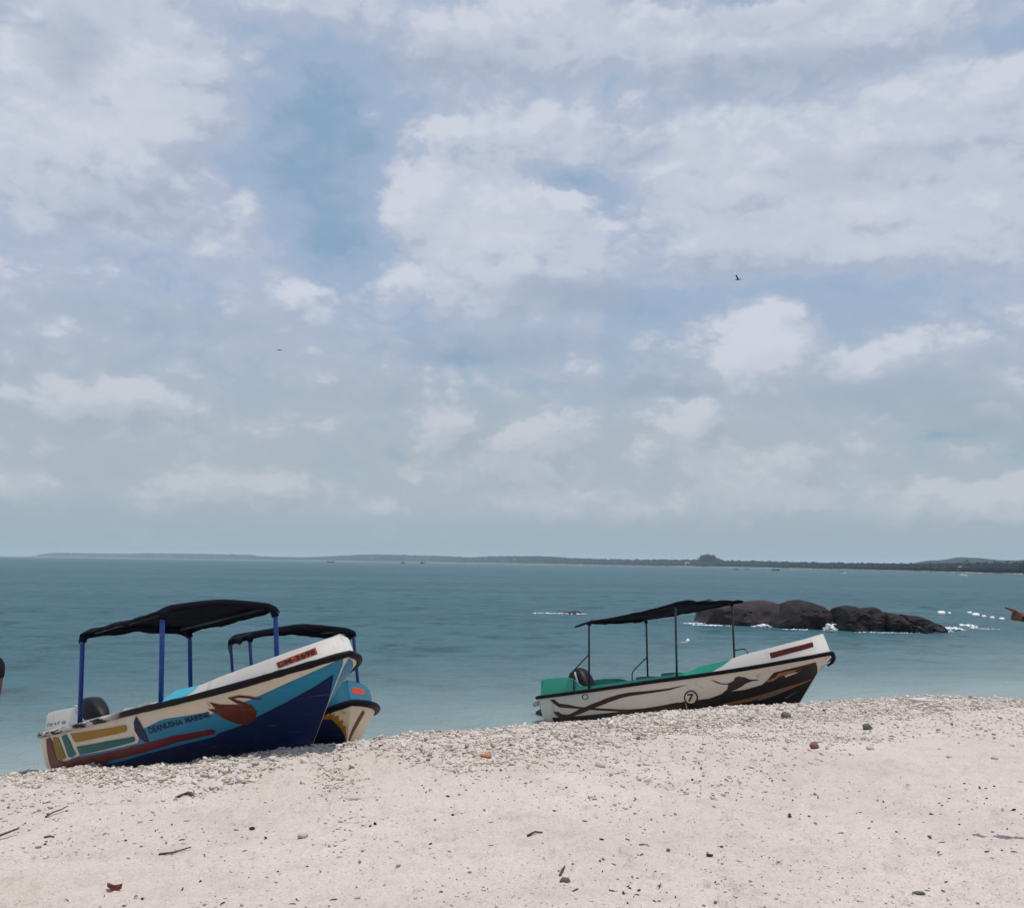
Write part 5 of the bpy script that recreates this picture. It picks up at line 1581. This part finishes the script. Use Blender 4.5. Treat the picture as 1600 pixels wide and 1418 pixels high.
strewn(150, "coral_piece", cs, .027, "knobbly coral piece, one of many in the ridge of rubble", "coral", "coral pieces on the berm", 0, 0, 10.2, 20, (.7, .55), .1)

# litter: seeds, shell chips, burnt bits - far too many to count
n = 2600
q_ = rng.uniform(-.56, .56, n); y_ = 1 / rng.uniform(1 / 15.0, 1 / 4.6, n); XYl = np.stack([q_ * y_, y_], 1)
cl = fbm(XYl[:, 0] * .8, XYl[:, 1] * .8, 3, 91)
keep = (crest_info(XYl[:, 0], XYl[:, 1])[1] < -.4) & (cl + rng.normal(0, .16, n) > -.02)
XYl = XYl[keep]
def litter_mat():
    m, T, b = mat("beach_litter")
    ramp = T.new('ShaderNodeValToRGB'); T.l.new(T.island(), ramp.inputs[0])
    e = ramp.color_ramp.elements
    e[0].color = (.035, .028, .025, 1); e[1].color = (.42, .36, .30, 1); e[1].position = 1
    for p, c in ((.42, (.06, .045, .038)), (.58, (.13, .10, .08)), (.75, (.26, .21, .16)), (.9, (.36, .31, .26))):
        x = e.new(p); x.color = (*c, 1)
    T.l.new(ramp.outputs[0], b.inputs['Base Color']); b.inputs['Roughness'].default_value = .9
    b.inputs['Specular IOR Level'].default_value = .15
    return m
M_LIT = litter_mat()
scatter_stones("beach_litter", XYl, rng.lognormal(math.log(.0075), .38, len(XYl)).clip(.003, .018), M_LIT, .15, (1, 3.5), (.35, .8))
n = 9000
q_ = rng.uniform(-.56, .56, n); y_ = 1 / rng.uniform(1 / 14.0, 1 / 4.5, n); XYs = np.stack([q_ * y_, y_], 1)
keep = (crest_info(XYs[:, 0], XYs[:, 1])[1] < -.4) & (fbm(XYs[:, 0] * 1.1 + 7, XYs[:, 1] * 1.1, 3, 97) + rng.normal(0, .2, n) > .0)
scatter_stones("shell_grit", XYs[keep], rng.lognormal(math.log(.0058), .35, int(keep.sum())).clip(.003, .014), M_RUB, .2, (1, 2.5), (.3, .7))

# ------------------------------------------------------------------ people at the two edges of the picture
def skin_body(name, nodes, edges, root_i, m, parent=None, sub=2):
    me = bpy.data.meshes.new(name)
    me.from_pydata([n[:3] for n in nodes], edges, [])
    o = link_mesh(name, me, m, parent)
    md = o.modifiers.new("skin", 'SKIN'); md.use_smooth_shade = True; md.branch_smoothing = .6
    for i, n in enumerate(nodes):
        sv = me.skin_vertices[0].data[i]
        r = n[3]; sv.radius = (r, r) if not isinstance(r, tuple) else r
        sv.use_root = (i == root_i)
    ss = o.modifiers.new("sub", 'SUBSURF'); ss.levels = sub; ss.render_levels = sub
    return o
M_SKIN = plain("dark_brown_skin", (.085, .038, .026), .5, .3, 0, .15, 12, .1)
M_SHIRT_A = plain("black_shirt", (.012, .011, .015), .9, .1, 0, .3, 60, .3)
M_SHIRT_B = plain("dark_blue_shirt", (.014, .018, .050), .9, .1, 0, .3, 60, .3)
M_SHORT = plain("dark_shorts", (.03, .028, .035), .9, .1, 0, .3, 60, .3)
M_HAIR = plain("black_hair", (.008, .007, .007), .6, .3, 0, .3, 60, .4)
M_EYE = plain("eye_white", (.6, .58, .55), .3, .4, 0, .05, 5, 0)

def build_person(loc, rz_, label, shirt, arm_r, arm_l, point=False, sleeve=.93):
    """standing person facing local -Y; arm_* = elbow and wrist positions of that arm"""
    t = empty("person", Matrix.Translation(loc) @ Matrix.Rotation(rz_, 4, 'Z')); tag(t, label, "person")
    N = []; E = []
    def add(p, r, par=None):
        N.append((*p, r)); i = len(N) - 1
        if par is not None: E.append((par, i))
        return i
    pel = add((0, 0, .93), (.155, .115))
    wst = add((0, 0, 1.08), (.135, .10), pel); ch = add((0, .01, 1.27), (.155, .115), wst); top = add((0, .015, 1.41), (.105, .085), ch)
    nk = add((0, .01, 1.48), .055, top); h0 = add((0, -.005, 1.56), (.070, .078), nk); h1 = add((0, -.005, 1.64), (.078, .092), h0); add((0, .0, 1.70), (.055, .068), h1)
    for sd in (-1, 1):
        hp = add((sd * .095, 0, .86), .088, pel); kn = add((sd * .105, -.01, .50), .056, hp); cf = add((sd * .108, .015, .36), .056, kn); an = add((sd * .11, .02, .09), .036, cf)
        hl = add((sd * .11, .03, .045), .036, an); add((sd * .125, -.15, .03), .030, hl)
    arms = {}
    for sd, (el, wr) in ((-1, arm_r), (1, arm_l)):
        sh = add((sd * .195, .01, 1.38), .058, top)
        e = add(el, .039, sh); el_v = Vector(el); wr_v = Vector(wr)
        f1 = el_v.lerp(wr_v, .35); fa = add(f1, .040, e); w = add(wr, .026, fa)
        d = (wr_v - el_v).normalized()
        out = Vector((sd, 0, 0)); nrm = d.cross(Vector((0, 1, 0)) if abs(d.y) < .8 else Vector((0, 0, 1))).normalized()
        side = d.cross(nrm).normalized()
        pm = add(wr_v + d * .055, (.036, .022) if not (point and sd == 1) else (.046, .034), w)
        arms[sd] = (wr_v, d, side, nrm, pm)
        pointing = point and sd == 1
        up = Vector((0, 0, 1))
        sdir = side if not pointing else (up - d * up.dot(d)).normalized()
        curl = nrm if not pointing else d.cross(sdir).normalized()
        base = wr_v + d * .085
        for k, (off, ln) in enumerate(((.030, .075), (.010, .082), (-.010, .076), (-.029, .060))):
            b = base + sdir * off
            if pointing and k == 0:
                i1 = add(b, .0135, pm); i2 = add(b + d * .030, .0115, i1); i3 = add(b + d * .055, .0100, i2); add(b + d * .080, .0085, i3)
            else:
                a = 1.75 if pointing else .35
                c1_ = (d * math.cos(a * .6) + curl * math.sin(a * .6)); c2_ = (d * math.cos(a * 1.5) + curl * math.sin(a * 1.5)); c3_ = (d * math.cos(a * 2.0) + curl * math.sin(a * 2.0))
                fr_ = .0125 if pointing else .0100
                i1 = add(b, fr_, pm); i2 = add(b + c1_ * ln * .42, fr_ * .95, i1); i3 = add(b + c1_ * ln * .42 + c2_ * ln * .33, .0088, i2); add(b + c1_ * ln * .42 + c2_ * ln * .33 + c3_ * ln * .25, .0076, i3)
        tb = wr_v + d * .030 + sdir * .026
        i1 = add(tb, .012, w); td = (d * (.75 if not pointing else .95) + sdir * (.55 if not pointing else .12) + curl * (.3 if not pointing else .45)).normalized()
        i2 = add(tb + td * .034, .0115, i1); add(tb + td * .034 + (td * .6 + d * .6).normalized() * .028, .009, i2)
    body = skin_body("body", N, E, pel, M_SKIN, t)
    # nose, ears and eyes
    bm = bmesh.new(); bmesh.ops.create_uvsphere(bm, u_segments=10, v_segments=8, radius=1, matrix=Matrix.Translation((0, -.082, 1.595)) @ Matrix.Diagonal((.014, .020, .024, 1))); bm_obj("nose", bm, M_SKIN, t, True)
    for sd in (-1, 1):
        bm = bmesh.new(); bmesh.ops.create_uvsphere(bm, u_segments=10, v_segments=8, radius=1, matrix=Matrix.Translation((sd * .068, .01, 1.60)) @ Matrix.Diagonal((.009, .019, .031, 1))); bm_obj("ear", bm, M_SKIN, t, True)
        bm = bmesh.new(); bmesh.ops.create_uvsphere(bm, u_segments=10, v_segments=8, radius=.0125, matrix=Matrix.Translation((sd * .030, -.066, 1.615))); ey = bm_obj("eye", bm, M_EYE, t, True)
        bm = bmesh.new(); bmesh.ops.create_uvsphere(bm, u_segments=8, v_segments=6, radius=.0065, matrix=Matrix.Translation((sd * .030, -.0755, 1.615))); bm_obj("pupil", bm, M_HAIR, ey, True)
    bm = bmesh.new(); bmesh.ops.create_uvsphere(bm, u_segments=10, v_segments=6, radius=1, matrix=Matrix.Translation((0, -.072, 1.555)) @ Matrix.Diagonal((.024, .008, .007, 1))); bm_obj("mouth", bm, M_SHORT, t, True)
    bm = bmesh.new(); bmesh.ops.create_icosphere(bm, subdivisions=3, radius=1)
    bmesh.ops.delete(bm, geom=[v for v in bm.verts if v.co.z < -.25 + .55 * max(0, -v.co.y) * 1.6 - .35 * max(0, v.co.y)], context='VERTS')
    for v in bm.verts:
        k = 1 + .05 * math.sin(v.co.x * 23 + v.co.z * 31) ; v.co = Vector((v.co.x * .083 * k, v.co.y * .098 * k + .006, v.co.z * .092 * k + 1.645))
    bm_obj("hair", bm, M_HAIR, t, True)
    # shirt and shorts
    N2 = []; E2 = []
    def add2(p, r, par=None):
        N2.append((*p, r)); i = len(N2) - 1
        if par is not None: E2.append((par, i))
        return i
    a00 = add2((0, 0, .80), (.175, .135)); a0 = add2((0, 0, .92), (.178, .138), a00); a1 = add2((0, 0, 1.08), (.158, .122), a0); a2 = add2((0, .01, 1.27), (.175, .135), a1); a3 = add2((0, .015, 1.405), (.118, .098), a2); add2((0, .012, 1.455), .070, a3)
    for sd, (el, wr) in ((-1, arm_r), (1, arm_l)):
        s = add2((sd * .188, .01, 1.388), .072, a3); m_ = Vector((sd * .188, .01, 1.388)).lerp(Vector(el), sleeve * .55); q1 = add2(m_, .062, s)
        add2(Vector((sd * .188, .01, 1.388)).lerp(Vector(el), sleeve), .060, q1)
    skin_body("shirt", N2, E2, 0, shirt, t)
    N2.clear(); E2.clear()
    b00 = add2((0, 0, .985), (.158, .118)); b0 = add2((0, 0, .92), (.150, .115), b00)
    for sd in (-1, 1):
        h_ = add2((sd * .098, 0, .84), .105, b0); k_ = add2((sd * .108, -.005, .62), .088, h_); add2((sd * .110, -.008, .47), .082, k_)
    skin_body("shorts", N2, E2, 0, M_SHORT, t)
    return t
gz = lambda x, y: float(ground_z(np.array([x]), np.array([y]))[0])
# left edge: seen from behind, only the bare forearm under a black sleeve shows
build_person((-3.262, 6.0, gz(-3.262, 6.0) + .0), math.pi, "person in a black shirt at the left edge, only a bare arm showing", M_SHIRT_A,
             ((-.20, .05, 1.10), (-.06, -.20, 1.00)), ((.25, .03, 1.10), (.24, -.05, .85)), False, .36)
# right edge: arm raised, pointing left along the beach
PZ = gz(4.31, 7.2)
dz = 3.19 - PZ - .02
build_person((4.31, 7.2, PZ - .02), -math.pi / 2 + .0, "person in a dark blue shirt at the right edge, hand pointing left", M_SHIRT_B,
             ((-.27, .02, 1.10), (-.24, -.05, .84)), ((.13, -.28, dz - .13), (.02, -.575, dz - .012)), True)

# ------------------------------------------------------------------ sea air
def build_haze():
    bm = bmesh.new()
    bmesh.ops.create_cube(bm, size=1.0)
    for v in bm.verts:
        v.co = Vector((v.co.x * 21000, v.co.y * 21000 , -3.5 if v.co.z < 0 else 66.0))
    m = bpy.data.materials.new("sea_air"); m.use_nodes = True
    T = NT(m.node_tree); T.n.clear()
    out = T.new('ShaderNodeOutputMaterial'); pv = T.new('ShaderNodeVolumePrincipled')
    pv.inputs['Color'].default_value = (.78, .90, .98, 1)
    pv.inputs['Density'].default_value = HAZE
    pv.inputs['Anisotropy'].default_value = .2
    T.l.new(pv.outputs[0], out.inputs['Volume'])
    o = bm_obj("haze", bm, m)
    tag(o, kind='stuff')
HAZE = 1.15e-4
build_haze()
